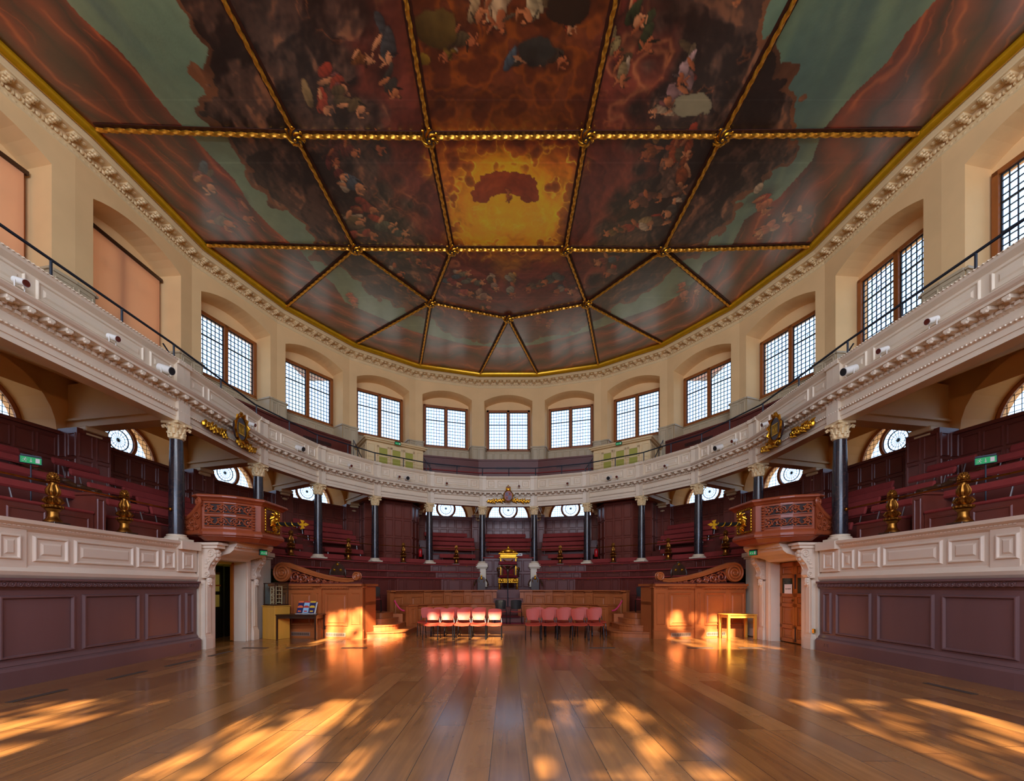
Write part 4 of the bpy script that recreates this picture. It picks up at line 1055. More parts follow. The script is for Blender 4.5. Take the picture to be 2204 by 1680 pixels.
for k in FB:
    deep = k in (3, 4, 14, 15)
    m = MB()
    def lstrip(m, t0, t1, z0, z1, tr=(0, 0)):
        a, b_ = RING(t0), RING(t1)
        p = [lerp(a[k], a[k+1], tr[0]), lerp(a[k], a[k+1], 1-tr[1]), lerp(b_[k], b_[k+1], 1-tr[1]), lerp(b_[k], b_[k+1], tr[0])]
        m.add([(x, y, z) for z in (z0, z1) for x, y in p], [(0,3,2,1),(4,5,6,7),(0,1,5,4),(1,2,6,5),(2,3,7,6),(3,0,4,7)])
    st = thing('seating_tier', 'maroon stepped seating tier under the gallery '+bayname(k), 'tiered platform', (*lerp(RING(.5)[k], RING(.5)[k+1], .5), 2.3), 0, 'stepped tiers under the gallery')
    top = 2 if k in (7, 11) else 6
    if k in (3, 15):
        sn = 'left' if k == 3 else 'right'
        U_ = (lambda y: y-5.9) if k == 3 else (lambda y: 9.72-y)
        zs3 = [(.12, 3.05), (.28, 3.50), (.46, 3.90), (.64, 4.25), (.82, 4.55)]
        for q, (t_, z_) in enumerate(zs3):
            t2 = zs3[q+1][0] if q < 4 else .995
            lstrip(m, t_, t2, 2.3, z_-.40)
        lstrip(m, -.02, .12, 2.28, 2.42)
        part(m, 'steps', MAROON2, st, local=False)
        for y0, y1, nm in ((5.95, 8.12, 'nearer'), (8.66, 9.62, 'farther')):
            for q, (t_, z_) in enumerate(zs3):
                a, b_ = RING(t_)[k], RING(t_)[k+1]; fr = Frame(a, b_); u = sorted((U_(y0), U_(y1))); hl = (u[1]-u[0])/2; uc = (u[0]+u[1])/2
                if q == 0:
                    t = thing('panelled_bench', 'maroon panelled bench front with red ledge in the %s part of the %s side box' % (nm, sn), 'bench', fr.p(uc, 0, 2.42), fr.rot())
                    pm_ = MB(); pm_.box(-hl, hl, 0, .30, 0, .60); F9 = Frame((-hl, 0), (hl, 0)); n9 = 3 if nm == 'nearer' else 1
                    for j in range(n9): pm_.panel(F9, .08+j*2*hl/n9, (j+1)*2*hl/n9-.08, .16, .52, .04, .02)
                    part(pm_, 'panel_front', MAROON, t); pm_ = MB(); pm_.bev(-hl-.01, hl+.01, -.03, .36, .60, .66, .02); part(pm_, 'cushion_ledge', CUSH, t); continue
                t = thing('upholstered_bench', '%s red backrest bench in the %s part of the %s side box' % (ROWN[q], nm, sn), 'bench', fr.p(uc, 0, z_-.40), fr.rot(), 'red upholstered benches under the gallery')
                pm_ = MB(); pm_.M = Matrix.Translation((0, -.06, .32)) @ Matrix.Rotation(math.radians(-16), 4, 'X'); pm_.bev(-hl, hl, -.035, .035, -.085, .085, .03); part(pm_, 'backrest', CUSH, t)
                pm_ = MB(); pm_.bev(-hl, hl, .02, .34, .0, .05, .015); part(pm_, 'seat', CUSH, t)
                for j in range(3 if nm == 'nearer' else 2):
                    x = -hl+.2+(2*hl-.4)*j/(2 if nm == 'nearer' else 1); pm_ = MB(); pm_.tube([(x, -.16, -.1), (x, -.05, .28)], .014, 6); part(pm_, 'leg', STEEL, t)
        nw = thing('stair_newel', 'maroon panelled stair newel with carved top in the %s side box' % sn, 'newel', (0, 0, 0))
        f_ = Frame(RING(.12)[k], RING(.12)[k+1]); u = sorted((U_(8.14), U_(8.34)))
        pm_ = MB(); pm_.wbox(f_, u[0], u[1], -.02, 2.2, 2.3, 3.42); pm_.wbox(f_, u[0]-.03, u[1]+.03, -.05, .4, 3.42, 3.47)
        F9 = Frame(f_.p(u[0], -.02, 0)[:2], f_.p(u[1], -.02, 0)[:2]); pm_.panel(F9, .03, .17, 2.5, 3.35, .03, .015); part(pm_, 'panelled_body', MAROON, nw, local=False)
        pm_ = MB(); uu = (u[0]+u[1])/2
        for j in range(6): pm_.M = Matrix.Translation(f_.p(uu, .1+.32*j, 3.50+.12*j)); pm_.ball((0, 0, 0), .07, .07, .06, 8, 5)
        pm_.M = None; pm_.tube([f_.p(uu, 0, 3.5), f_.p(uu, .5, 3.62), f_.p(uu, 2.1, 4.25)], .05, 8); part(pm_, 'carved_rail', DARKW, nw, True, local=False)
        continue
    for r in range(top):
        t1 = TT[r+1] if r < 5 else .995
        lstrip(m, TT[r], t1 if top == 6 or r < top-1 else .995, 2.3, TZ[r]-.42)
    lstrip(m, -.02, TT[0], 2.28, 2.42)
    part(m, 'steps', MAROON2, st, local=False)
    for r in range(top):
        a, b_ = RING(TT[r]), RING(TT[r]); fr = Frame(a[k], a[k+1]); L = fr.L
        if top == 2 and r == 1: continue
        e = .12 if r < 1 else .30
        two = r == 0
        spans = [(e, L/2-.06), (L/2+.06, L-e)] if two else [((e+ (.35 if r in (1,) else .0)), L-e-(.35 if r in (5,) else 0))]
        for si, (u0, u1) in enumerate(spans):
            sd = '' if not two else (', left half' if si == 0 else ', right half')
            t = thing('upholstered_bench', '%s-row red upholstered bench %s%s' % (ROWN[r], bayname(k), sd), 'bench', fr.p((u0+u1)/2, 0, TZ[r]-.42), fr.rot(), 'red upholstered benches under the gallery')
            hl = (u1-u0)/2
            m = MB(); m.M = Matrix.Translation((0, -.06, .33)) @ Matrix.Rotation(math.radians(-14), 4, 'X'); m.bev(-hl, hl, -.035, .035, -.11, .10, .025)
            part(m, 'backrest', CUSH, t)
            m = MB(); m.bev(-hl, hl, -.02, .20, .0, .05, .015); m.M = None; part(m, 'seat', CUSH, t)
            nl = max(2, round(hl*2/.95))
            for j in range(nl):
                x = -hl+.15+(2*hl-.3)*j/(nl-1); m = MB(); m.tube([(x, -.10, .03), (x, -.05, .26)], .014, 6); part(m, 'leg', STEEL, t)
# stair enclosures in the bays at 36 degrees
for k, s_ in ((7, 'left'), (11, 'right')):
    fr = cfr(k, 0); L = fr.L
    t = thing('stair_enclosure', 'tall polygonal maroon panelled stair enclosure under the gallery on the %s' % s_, 'enclosure', fr.p(L/2, 1.5, 2.3))
    P2 = [fr.p(u, d, 0)[:2] for u, d in ((-.05, 3.0), (-.05, 1.35), (.62, .62), (L-.62, .62), (L+.05, 1.35), (L+.05, 3.0))]
    m = MB(); n_ = len(P2); m.prism(P2, 2.2, 5.60)
    for a, b_, c in ((0, 1, 3), (1, 2, 2), (2, 3, 3), (3, 4, 2), (4, 5, 3)):
        F_ = Frame(P2[a], P2[b_])
        for z0, z1 in ((2.5, 3.1), (3.16, 3.84), (3.9, 4.66), (4.72, 5.4)):
            for j in range(c): m.panel(F_, F_.L*j/c+.03, F_.L*(j+1)/c-.03, z0, z1, .04, .022)
    part(m, 'panelling', MAROON, t, local=False)
    m = MB(); m.sweep([(-.06, 5.42), (-.06, 5.5), (0, 5.5), (0, 5.42)], P2); part(m, 'cornice', MAROON, t, local=False)

# inner rings of panelled bench fronts
def arcline(line, a0, a1):
    return line
INN = CL[5:15]
INNZ = [(-.20, 2.61, 2.24, 'top'), (-1.0, 2.24, 1.94, 'middle'), (-1.8, 1.94, 1.2, 'lowest')]
def cutline(line, gap):
    """split a ring at the centre leaving a gap"""
    n = len(line)//2
    y = line[n-1][1]
    return line[:n-0]+[(-gap, y)] if line[n-1][0] < -gap else line[:n-1]+[(-gap, y)], None
for (d, zt, zb, nm) in INNZ:
    ln = offset(CL, d)[5:15]
    if nm != 'top':
        ln[0] = lerp(ln[0], ln[1], .12); ln[-1] = lerp(ln[-1], ln[-2], .12)
    for s_ in (-1, 1):
        L_ = [p for p in (ln if s_ < 0 else ln[::-1]) if p[0]*s_ > 1.30]
        gx_ = 1.30
        yc = lerp(ln[4], ln[5], .5)[1]
        L_ = L_+[(s_*gx_, yc+.0 if abs(L_[-1][0]) < 1.35 else lerp(L_[-1], (ln[4] if s_ < 0 else ln[5]), 1)[1])] if False else L_
        last = L_[-1]; nxt = (ln[4] if s_ < 0 else ln[5])
        if abs(last[0]) > gx_+.02 and abs(nxt[0]) < gx_:
            tt = (abs(last[0])-gx_)/(abs(last[0])-abs(nxt[0])); L_.append(lerp(last, nxt, tt))
        elif abs(last[0]) > gx_+.02:
            L_.append((s_*gx_, last[1]+.0))
        if s_ > 0: L_ = L_[::-1]
        t = thing('curved_bench', '%s curved maroon panelled bench with cushioned ledge, %s of the throne' % (nm, 'left' if s_ < 0 else 'right'), 'bench', (*L_[len(L_)//2], zb))
        m = MB(); m.sweep([(.0, zt-.04), (0, 0.0 if nm == 'lowest' else zb-.1), (.78, 0.0 if nm == 'lowest' else zb-.1), (.78, zt-.04)], L_)
        for a, b_ in zip(L_[:-1], L_[1:]):
            F_ = Frame(a, b_)
            if F_.L < .5: continue
            q = F_.L; m.panel(F_, .08, q*.16, zb+.04, zt-.08, .03, .02); m.panel(F_, q*.19, q*.5, zb+.04, zt-.08, .03, .02); m.panel(F_, q*.53, q*.81, zb+.04, zt-.08, .03, .02); m.panel(F_, q*.84, q-.06, zb+.04, zt-.08, .03, .02)
        part(m, 'panel_front', MAROON2, t, local=False)
        m = MB(); m.sweep([(-.06, zt-.03), (-.05, zt+.01), (.06, zt+.02), (.16, zt+.01), (.16, zt-.04), (-.04, zt-.045)], L_); part(m, 'cushion_ledge', CUSH, t, local=False)
        m = MB()
        for a, b_ in zip(L_[:-1], L_[1:]):
            F_ = Frame(a, b_)
            for j in range(2): u = F_.L*(.3+.4*j); m.wbox(F_, u-.03, u+.03, -.006, 0, zt-.075, zt-.05)
        part(m, 'number_plates', BRASS, t, local=False)
# white pedestals at the gap and at the door ends
for x, y, z0, lab in ((CL[9][0], CL[9][1], 1.7, 'cream pedestal under the column left of the throne'), (CL[10][0], CL[10][1], 1.7, 'cream pedestal under the column right of the throne'),
                      (CL[5][0]+.12, CL[5][1]-.05, .16, 'cream pedestal beside the far jamb of the left doorway'), (CL[14][0]-.12, CL[14][1]-.05, .16, 'cream pedestal beside the far jamb of the right doorway')):
    m = MB(); m.bev(x-.2, x+.2, y-.25, y+.2, z0, 2.48, .015); m.bev(x-.29, x+.29, y-.34, y+.28, 2.5, 2.64, .02); m.bev(x-.25, x+.25, y-.30, y+.24, 2.44, 2.5, .02); m.bev(x-.26, x+.26, y-.31, y+.24, z0-.15, z0+.12, .02)
    o = m.build('pedestal', STONEW); tag(o, lab, 'pedestal')
# centre bay back: panelling behind the throne
t = thing('throne_backdrop', 'maroon panelled screen behind the throne between the two cream pedestals', 'screen', (0, 19.9, 1.2))
m = MB(); m.box(-1.25, 1.25, 19.75, 20.0, .8, 2.95); F_ = Frame((-1.25, 19.75), (1.25, 19.75))
for z0, z1 in ((1.55, 2.2), (2.3, 2.85)):
    for j in range(5): m.panel(F_, .05+j*.48, .05+(j+1)*.48-.04, z0, z1, .04, .022)
part(m, 'panelling', MAROON2, t, local=False)
m = MB(); m.bev(-1.28, 1.28, 19.70, 20.05, 2.95, 3.0, .01); part(m, 'cap_rail', CUSH, t, local=False)

# brass finials and rails
def make_finial():
    t = thing('brass_finial', '', 'finial')
    m = MB(); m.bev(-.17, .17, -.13, .13, 0, .04, .006); part(m, 'plinth', DARKW, t)
    m = MB(); m.lathe([(.13, .04), (.125, .06), (.09, .10), (.075, .15), (.075, .22), (.10, .25), (.115, .27)], n=20); part(m, 'foot', BRASS, t, True)
    m = MB(); m.lathe([(.075, .27), (.11, .285), (.13, .31), (.12, .335), (.08, .35), (.095, .37), (.115, .40), (.10, .44), (.06, .465), (.055, .50), (.075, .54), (.078, .59), (.06, .65), (.042, .70), (.045, .73), (.075, .745), (.08, .765), (.05, .78)], n=24)
    for j in range(12):
        a = 2*PI*j/12; c, s_ = math.cos(a), math.sin(a)
        m.ball((.12*c, .12*s_, .31), .026, .026, .03, 6, 4); m.tube([(.09*c, .09*s_, .37), (.122*c, .122*s_, .405), (.09*c, .09*s_, .455), (.075*c, .075*s_, .475)], .02, 5, rs=[.016, .026, .022, .008])
        m.tube([(.05*c, .05*s_, .50), (.078*c, .078*s_, .545), (.08*c, .08*s_, .60), (.05*c, .05*s_, .68), (.058*c, .058*s_, .70)], .016, 5, rs=[.012, .02, .02, .014, .006])
        m.ball((.07*c, .07*s_, .755), .02, .02, .018, 6, 4)
    part(m, 'leafed_stem', BRASS, t, True)
    m = MB(); m.lathe([(.045, .775), (.066, .80), (.068, .83), (.055, .87), (.03, .905), (.006, .925)], n=16)
    for r, z, o_ in ((.064, .80, 0), (.064, .83, .5), (.055, .86, 0), (.038, .89, .5)):
        for j in range(8): a = 2*PI*(j+o_)/8; m.ball((r*math.cos(a), r*math.sin(a), z), .019, .019, .022, 6, 4)
    part(m, 'pineapple', BRASS, t, True)
    return t
f0 = make_finial(); fk = list(f0.children)
spots = []
for k in FB:
    a, b_ = CL[k], CL[k+1]
    if k == 9: continue
    if k == 3: spots += [((-7.92, 8.39, 2.64), 'on the left side box, the one nearer the dark column'), ((-7.95, 7.10, 2.64), 'on the left side box, the one nearer the left edge')]
    elif k == 15: spots += [((7.92, 8.39, 2.64), 'on the right side box, the one nearer the dark column'), ((7.95, 7.10, 2.64), 'on the right side box, the one nearer the right edge')]
    elif k in (4, 14): pass
    else:
        p = lerp(a, b_, .5); spots.append(((*p, 2.63), 'between the columns '+bayname(k)))
for i, (p, lab) in enumerate(spots):
    o = f0
    if i:
        o = f0.copy(); COL.objects.link(o)
        for c in fk: d = c.copy(); COL.objects.link(d); d.parent = o
    o.location = p; o['label'] = 'leafy brass finial '+lab; o['group'] = 'brass finials on the lower balustrade'
for k in FB:
    if k in (4, 14): continue
    a, b_ = CL[k], CL[k+1]
    z = 3.38
    m = MB()
    if k in (3, 15): a2, b2 = (a, b_)
    m.tube([(*lerp(a, b_, .02), z), (*lerp(a, b_, .98), z)], .018, 8)
    for e in (.045, .955): m.M = Matrix.Translation((*lerp(a, b_, e), z)); m.ball((0, 0, 0), .045, .045, .045, 8, 5)
    m.M = None
    o = m.build('brass_rail', BRASS, None, True); tag(o, 'thin brass rail strung between the columns '+bayname(k), 'rail', 'brass rails between the columns')

# ------------------------------------------------------------------ side boxes (white panelled front over dark dado)
for s_, sn in ((-1, 'left'), (1, 'right')):
    FL_ = [(s_*7.70, 10.04), (s_*7.70, 6.1), (s_*7.95, 2.2), (s_*8.2, -1.4), (s_*8.35, SOUTH)]
    line = FL_[::-1] if s_ < 0 else FL_          # outward = left of travel for the left side
    t = thing('side_box', '%s panelled side box: pale painted front over dark mauve dado' % sn, 'panelled box', (s_*7.9, 6, 0))
    m = MB(); m.sweep([(.02, 1.68), (-.0, 1.70), (-.03, 1.74), (-.05, 1.80), (.0, 1.86), (.03, 1.9), (.03, 2.44), (-.02, 2.48), (-.04, 2.52), (-.10, 2.56), (-.11, 2.62), (.9, 2.62), (.9, 1.68)], line)
    fr = Frame(FL_[1], FL_[0]) if s_ < 0 else Frame(FL_[0], FL_[1]); Lb = fr.L
    U = (lambda z: z-6.1) if s_ < 0 else (lambda z: 10.04-z)
    fr_b = Frame(fr.p(0, .03, 0)[:2], fr.p(Lb, .03, 0)[:2])
    def span(a, b_): u = sorted((U(a), U(b_))); return u[0], u[1]
    u0, u1 = span(10.03, 9.46); m.wbox(fr_b, u0, u1, -.05, 0, 1.92, 2.44)
    u0, u1 = span(10.03, 9.44); m.wbox(fr_b, u0, u1, -.16, 0, 2.44, 2.63)
    f2 = Frame(fr.p(0, -.02, 0)[:2], fr.p(Lb, -.02, 0)[:2])
    u0, u1 = span(9.9, 9.58); m.panel(f2, u0, u1, 1.98, 2.38, .045, .025, .03)
    for a, b_ in ((9.42, 9.08), (8.98, 8.45), (8.38, 7.23), (7.14, 6.60)): u0, u1 = span(a, b_); m.panel(fr_b, u0, u1, 1.96, 2.39, .06, .035, .05)
    u0, u1 = span(6.50, 6.12); m.wbox(fr_b, max(0, u0), u1, -.03, 0, 1.7, 2.5); f5 = Frame(fr.p(0, .0, 0)[:2], fr.p(Lb, .0, 0)[:2]); u0, u1 = span(6.42, 6.12); m.panel(f5, u0, u1, 1.98, 2.38, .05, .03, .03)
    for (A_, B_) in ((FL_[1], FL_[2]), (FL_[2], FL_[3])):
        f_ = Frame(B_, A_) if s_ < 0 else Frame(A_, B_)
        for j in range(3): m.panel(f_, .15+j*f_.L/3, (j+1)*f_.L/3-.1, 1.96, 2.39, .06, .035, .05)
    part(m, 'white_front', BOXW, t, local=False)
    m = MB()
    N_ = round(Lb/.062)
    for j in range(N_): m.wbox(fr_b, j*Lb/N_, j*Lb/N_+.035, -.075, 0, 2.505, 2.54)
    part(m, 'dentil_course', BOXW, t, local=False)
    dl = offset(line, -.02)
    m = MB(); m.sweep([(-.0, .36), (-.03, .33), (.02, .40), (.02, 1.50), (-.01, 1.54), (-.05, 1.56), (-.05, 1.63), (-.09, 1.65), (-.09, 1.69), (.9, 1.70), (.9, 0), (-.10, 0), (-.10, .26), (-.06, .30), (-.03, .31)], dl, closed=True)
    f3 = Frame(fr.p(0, 0, 0)[:2], fr.p(Lb, 0, 0)[:2])
    for a, b_ in ((9.93, 9.68), (9.55, 8.62), (8.48, 7.34), (7.21, 6.12)): u0, u1 = span(a, b_); m.panel(f3, u0, u1, .43, 1.42, .06, .04)
    for (A_, B_) in ((FL_[1], FL_[2]), (FL_[2], FL_[3])):
        f_ = Frame(B_, A_) if s_ < 0 else Frame(A_, B_)
        for j in range(3): m.panel(f_, .08+j*f_.L/3, (j+1)*f_.L/3-.06, .43, 1.42, .06, .04)
    part(m, 'dark_dado', GREYM, t, local=False)
    m = MB(); f4 = Frame(fr.p(0, -.075, 0)[:2], fr.p(Lb, -.075, 0)[:2]); N_ = round(Lb/.105)
    for j in range(N_):
        m.M = f4.M((j+.5)*Lb/N_, 0, 1.595); r_ = .036
        m.tube([(r_*math.cos(2*PI*i/10), -.0, r_*math.sin(2*PI*i/10)) for i in range(11)], .009, 5); m.ball((0, 0, 0), .015, .012, .015, 6, 4); m.tube([(-.05, 0, -.03), (0, -.01, -.038), (.05, 0, .03)], .007, 4)
    m.M = None; part(m, 'guilloche_moulding', GREYM, t, True, local=False)
    # sockets in the skirting
    zc = 9.75 if s_ < 0 else 9.70
    fs = Frame(fr.p(0, -.12, 0)[:2], fr.p(Lb, -.12, 0)[:2]); so2 = thing('wall_socket', 'dark double socket set in the skirting of the %s side box' % sn, 'socket', fs.p(U(zc), 0, .16), fs.rot())
    m = MB(); m.bev(-.08, .08, -.006, .004, -.045, .045, .003); part(m, 'plate', GREYM, so2)
    m = MB()
    for dx in (-.04, .04):
        m.box(dx-.005, dx+.005, -.009, -.004, .008, .028); m.box(dx-.018, dx-.008, -.009, -.004, -.02, -.01); m.box(dx+.008, dx+.018, -.009, -.004, -.02, -.01)
    part(m, 'socket_holes', BLACKP, so2)
m = MB(); fr = Frame((7.70, 10.04), (7.70, 6.1)); m.M = Matrix.Translation((7.60, 10.12, .46)); m.bev(-.03, .02, -.05, .05, -.055, .055, .008)
o = m.build('brass_socket', mat('polished_brass', srgb(236, 190, 80), .25, .9)); tag(o, 'square polished brass socket plate beside the right doorway', 'socket')

# ------------------------------------------------------------------ doorways
for s_, sn in ((-1, 'left'), (1, 'right')):
    A_, B_ = (s_*7.66, 10.06), (s_*7.57, 12.56)
    fr = Frame(A_, B_) if s_ < 0 else Frame(B_, A_); L = fr.L; M_ = 1 if s_ < 0 else -1
    V = (lambda v: v) if s_ < 0 else (lambda v: L-v)          # distance from the near (camera) end
    def wb(m, v0, v1, d0, d1, z0, z1): u = sorted((V(v0), V(v1))); m.wbox(fr, u[0], u[1], d0, d1, z0, z1)
    o0, o1, top = .48, 1.64, 2.26
    m = MB(); wb(m, 0, o0, 0, .34, 0, 2.66); wb(m, o1, L, 0, .34, 0, 2.66); wb(m, o0, o1, 0, .34, top, 2.66)
    struct(m.build('wall_'+sn, BOXW))
    sur = thing('door_surround', 'cream carved door surround with scroll consoles, %s doorway' % sn, 'door surround', fr.p(L/2, -.1, 0))
    m = MB()
    for (a, b_) in ((o0-.22, o0), (o1, o1+.20)):
        wb(m, a, b_, -.05, 0, 0, top+.1); wb(m, a+.05, b_-.05, -.08, 0, 0, top+.1)
        for j in range(34):
            z = .25+j*.06; wb(m, a+.005 if a < 1 else b_-.045, a+.045 if a < 1 else b_-.005, -.065, 0, z, z+.035)
    for (a, b_) in ((o0-.40, o0-.20), (o1+.24, o1+.44)):
        wb(m, a, b_, -.10, 0, 0, 1.72); wb(m, a-.02, b_+.02, -.14, 0, 0, .28); wb(m, a-.01, b_+.01, -.12, 0, .28, .34); wb(m, a+.04, b_-.04, -.12, 0, .4, 1.68)
    wb(m, o0-.22, o1+.2, -.06, 0, top, top+.12)
    part(m, 'architrave', BOXW, sur, local=False)
    for a in (o0-.30, o1+.34):
        m = MB(); m.M = fr.M(V(a), 0, 0)
        sp = lambda c, r0, turns, sgn, n=26: [(0, c[0]-sgn*r0*(1-.8*i/n)*math.cos(turns*2*PI*i/n), c[1]+r0*(1-.8*i/n)*math.sin(turns*2*PI*i/n)) for i in range(n+1)]
        prof_ = [(0, 2.52), (-.30, 2.52), (-.36, 2.44), (-.37, 2.33), (-.32, 2.24), (-.24, 2.16), (-.18, 2.05), (-.17, 1.98), (-.20, 1.92), (-.21, 1.86), (-.17, 1.80), (-.10, 1.78), (0, 1.78)]
        n_ = len(prof_); m.add([(x, y, z) for x in (-.085, .085) for y, z in prof_], [tuple(range(n_)), tuple(range(n_, 2*n_))[::-1]]+[(i, (i+1) % n_, n_+(i+1) % n_, n_+i) for i in range(n_)])
        for sx in (-.095, .095):
            m.tube([(sx, y, z) for _, y, z in sp((-.24, 2.39), .115, 1.7, 1)], .016, 6); m.tube([(sx, y, z) for _, y, z in sp((-.13, 1.87), .07, 1.5, 1)], .013, 6)
            m.tube([(sx, -.34, 2.28), (sx, -.22, 2.13), (sx, -.16, 1.98), (sx, -.19, 1.88)], .014, 6)
            for (y, z) in ((-.15, 2.25), (-.12, 2.15), (-.1, 2.05), (-.17, 2.2)): m.ball((sx, y, z), .014, .045, .03, 6, 4)
        for z, y in ((2.44, -.36), (2.34, -.37), (2.25, -.33), (2.15, -.24)): m.ball((0, y, z), .07, .025, .05, 8, 4)
        m.tube([(0, -.12, 1.78), (0, -.13, 1.70), (0, -.10, 1.60), (0, -.09, 1.52)], .06, 8, rs=[.06, .07, .05, .02])
        for z in (1.74, 1.68, 1.62): m.ball((-.04, -.15, z), .035, .03, .03, 6, 4); m.ball((.04, -.15, z), .035, .03, .03, 6, 4)
        m.M = None; part(m, 'scroll_console', BOXW, sur, True, local=False)
    # cyma bracket carrying the pulpit
    m = MB()
    for a in (o0-.36, o1+.26): wb(m, a-.06, a+.22, -.42, 0, 2.52, 2.60); wb(m, a-.10, a+.26, -.48, 0, 2.60, 2.66)
    P_ = [(0, 2.26), (-.06, 2.26), (-.10, 2.28), (-.16, 2.33), (-.30, 2.38), (-.50, 2.42), (-.62, 2.50), (-.64, 2.57), (-.70, 2.60), (-.74, 2.66), (-.74, 2.72), (0, 2.72)]
    v0, v1 = o0+.02, o1+.02; n_ = len(P_)
    vs = []
    for v in (v0, v1):
        sg = -1 if v == v0 else 1
        for d, z in P_: vs.append(fr.p(V(v+sg*(-d)*.22), d, z))
    m.add(vs, [tuple(range(n_)), tuple(range(n_, 2*n_))[::-1]]+[(i, (i+1) % n_, n_+(i+1) % n_, n_+i) for i in range(n_)])
    for j in range(28): v = o0-.10+j*.045; wb(m, v, v+.024, -.70, -.6, 2.575, 2.60)
    part(m, 'cyma_bracket', BOXW, sur, local=False)
    # door leaves, lobby
    if s_ > 0:
        m = MB(); wb(m, o0-.1, o1+.1, .36, .42, 0, top+.1); struct(m.build('wall_lobby', mat('dark_door_backing', srgb(60, 50, 34), .8)))  # added dark sheet behind the doors, keeps outside light from leaking under them
        for j, (a, b_) in enumerate(((o0+.0, (o0+o1)/2-.004), ((o0+o1)/2+.004, o1))):
            dr_ = bpy.data.objects.new('door_%d' % (j+1), None); COL.objects.link(dr_); dr_['kind'] = 'structure'; dr_['label'] = '%s leaf of the polished wooden double door in the right doorway' % ('nearer' if j == 0 else 'farther')
            m = MB(); d0 = .22
            w = b_-a
            for (p, q, z0, z1) in ((a, a+.08, .02, 2.24), (b_-.08, b_, .02, 2.24), (a, b_, .02, .12), (a, b_, .40, .50), (a, b_, 1.0, 1.10), (a, b_, 1.28, 1.38), (a, b_, 1.80, 1.90), (a, b_, 2.12, 2.24)): wb(m, p, q, d0, d0+.05, z0, z1)
            Fd = Frame(fr.p(0, d0+.03, 0)[:2], fr.p(L, d0+.03, 0)[:2])
            wb(m, a+.05, b_-.05, d0+.03, d0+.045, .02, 1.30); wb(m, a+.05, b_-.05, d0+.03, d0+.045, 1.88, 2.2)
            for z0, z1 in ((.13, .39), (.51, .99), (1.11, 1.27), (1.91, 2.11)):
                u = sorted((V(a+.09), V(b_-.09))); m.panel(Fd, u[0], u[1], z0, z1, .03, .02, .02)
            part(m, 'door_panelling', DOORW, dr_)
            m = MB(); wb(m, a+.08, b_-.08, d0+.02, d0+.03, 1.38, 1.80); part(m, 'glass_pane', mat('dim_door_glass', srgb(50, 52, 34), .08, var=.4, scale=3), dr_)
            if j == 1: m = MB(); m.M = fr.M(V(a+.05), d0-.03, 1.18); m.ball((0, 0, 0), .03, .03, .03); m.M = None; part(m, 'knob', BRASS, dr_)
            else:
                m = MB(); wb(m, b_-.03, b_-.01, d0-.02, d0, .05, .45); wb(m, b_-.03, b_-.01, d0-.02, d0, 1.5, 1.9); part(m, 'bolt', IRON, dr_)
        ntc = thing('paper_notice', 'white NO ENTRY paper notice taped on the right doorway leaf', 'notice', fr.p(V(1.27), .19, 1.50), fr.rot())
        m = MB(); m.box(-.145, .145, -.001, .001, -.13, .13); part(m, 'sheet', PAPER, ntc)
        text('NO ENTRY', .045, BLACKP, ntc, Matrix.Translation((0, -.002, 0)) @ Matrix.Rotation(PI/2, 4, 'X')); text('Private', .022, BLACKP, ntc, Matrix.Translation((0, -.002, .09)) @ Matrix.Rotation(PI/2, 4, 'X')) if False else None
    else:
        # dim lobby behind the open door
        m = MB(); y = .34
        wb(m, -.3, 5.2, 3.1, 3.2, 0, 2.27); wb(m, -.4, -.3, .34, 3.2, 0, 2.27); wb(m, 5.1, 5.2, .95, 3.2, 0, 2.27); wb(m, -.4, 5.2, .95, 3.2, 2.2, 2.27); wb(m, -.4, 2.6, .34, .95, 2.2, 2.27); wb(m, 2.5, 2.6, .34, .95, 0, 2.27); wb(m, 2.5, 5.2, .90, .95, 0, 2.27)
        ll = bpy.data.lights.new('lobby_fill', 'POINT'); lo = bpy.data.objects.new('lobby_fill', ll); COL.objects.link(lo); ll.energy = 22; ll.color = (1, .95, .45); ll.shadow_soft_size = .15; lo.location = fr.p(V(2.6), 2.4, 1.9)  # added unseen point light that brightens the lobby walls
        struct(m.build('wall_lobby', mat('lobby_yellow_green', srgb(170, 165, 70), .7)))
        dr_ = bpy.data.objects.new('door_3', None); COL.objects.link(dr_); dr_['kind'] = 'structure'; dr_['label'] = 'dark inner lobby door with glazed panels seen through the left doorway'
        m = MB()
        for (p, q, z0, z1) in ((1.95, 2.05, 0, 2.2), (2.45, 2.55, 0, 2.2), (1.95, 2.5, 2.0, 2.2), (1.95, 2.5, 0, .95), (1.95, 2.5, 1.32, 1.42), (2.6, 3.6, 0, 2.2)): wb(m, p, q, 1.3, 1.35, z0, z1)
        part(m, 'door_panelling', mat('black_brown_door', srgb(26, 16, 12), .5), dr_)
        m = MB(); wb(m, 2.05, 2.45, 1.32, 1.33, .95, 2.0); part(m, 'glass_pane', GLASS, dr_)
        m = MB(); wb(m, o1-.005, o1+.03, .30, .34, 0, top); wb(m, 1.59, 1.63, .30, .38, .02, top-.03)
        d4 = bpy.data.objects.new('door_4', None); COL.objects.link(d4); d4['kind'] = 'structure'; d4['label'] = 'folded open wooden door leaf inside the left doorway'
        part(m, 'door_panelling', DOORW, d4)
        m = MB(); m.M = fr.M(V(2.3), 1.29, 1.60); m.box(-.12, .12, -.002, .002, -.02, .02); m.M = None
        o = m.build('lobby_sign', mat('orange_sign', srgb(220, 110, 50), .5)); tag(o, 'small orange no-entry strip on the lobby door glass', 'sign')
    q = fr.p(V(1.28), -.80, 2.50)
    exit_sign(q, fr.rot()+ (.35 if s_ > 0 else -.35), 'green exit sign hanging below the %s pulpit' % sn, .20, .11)

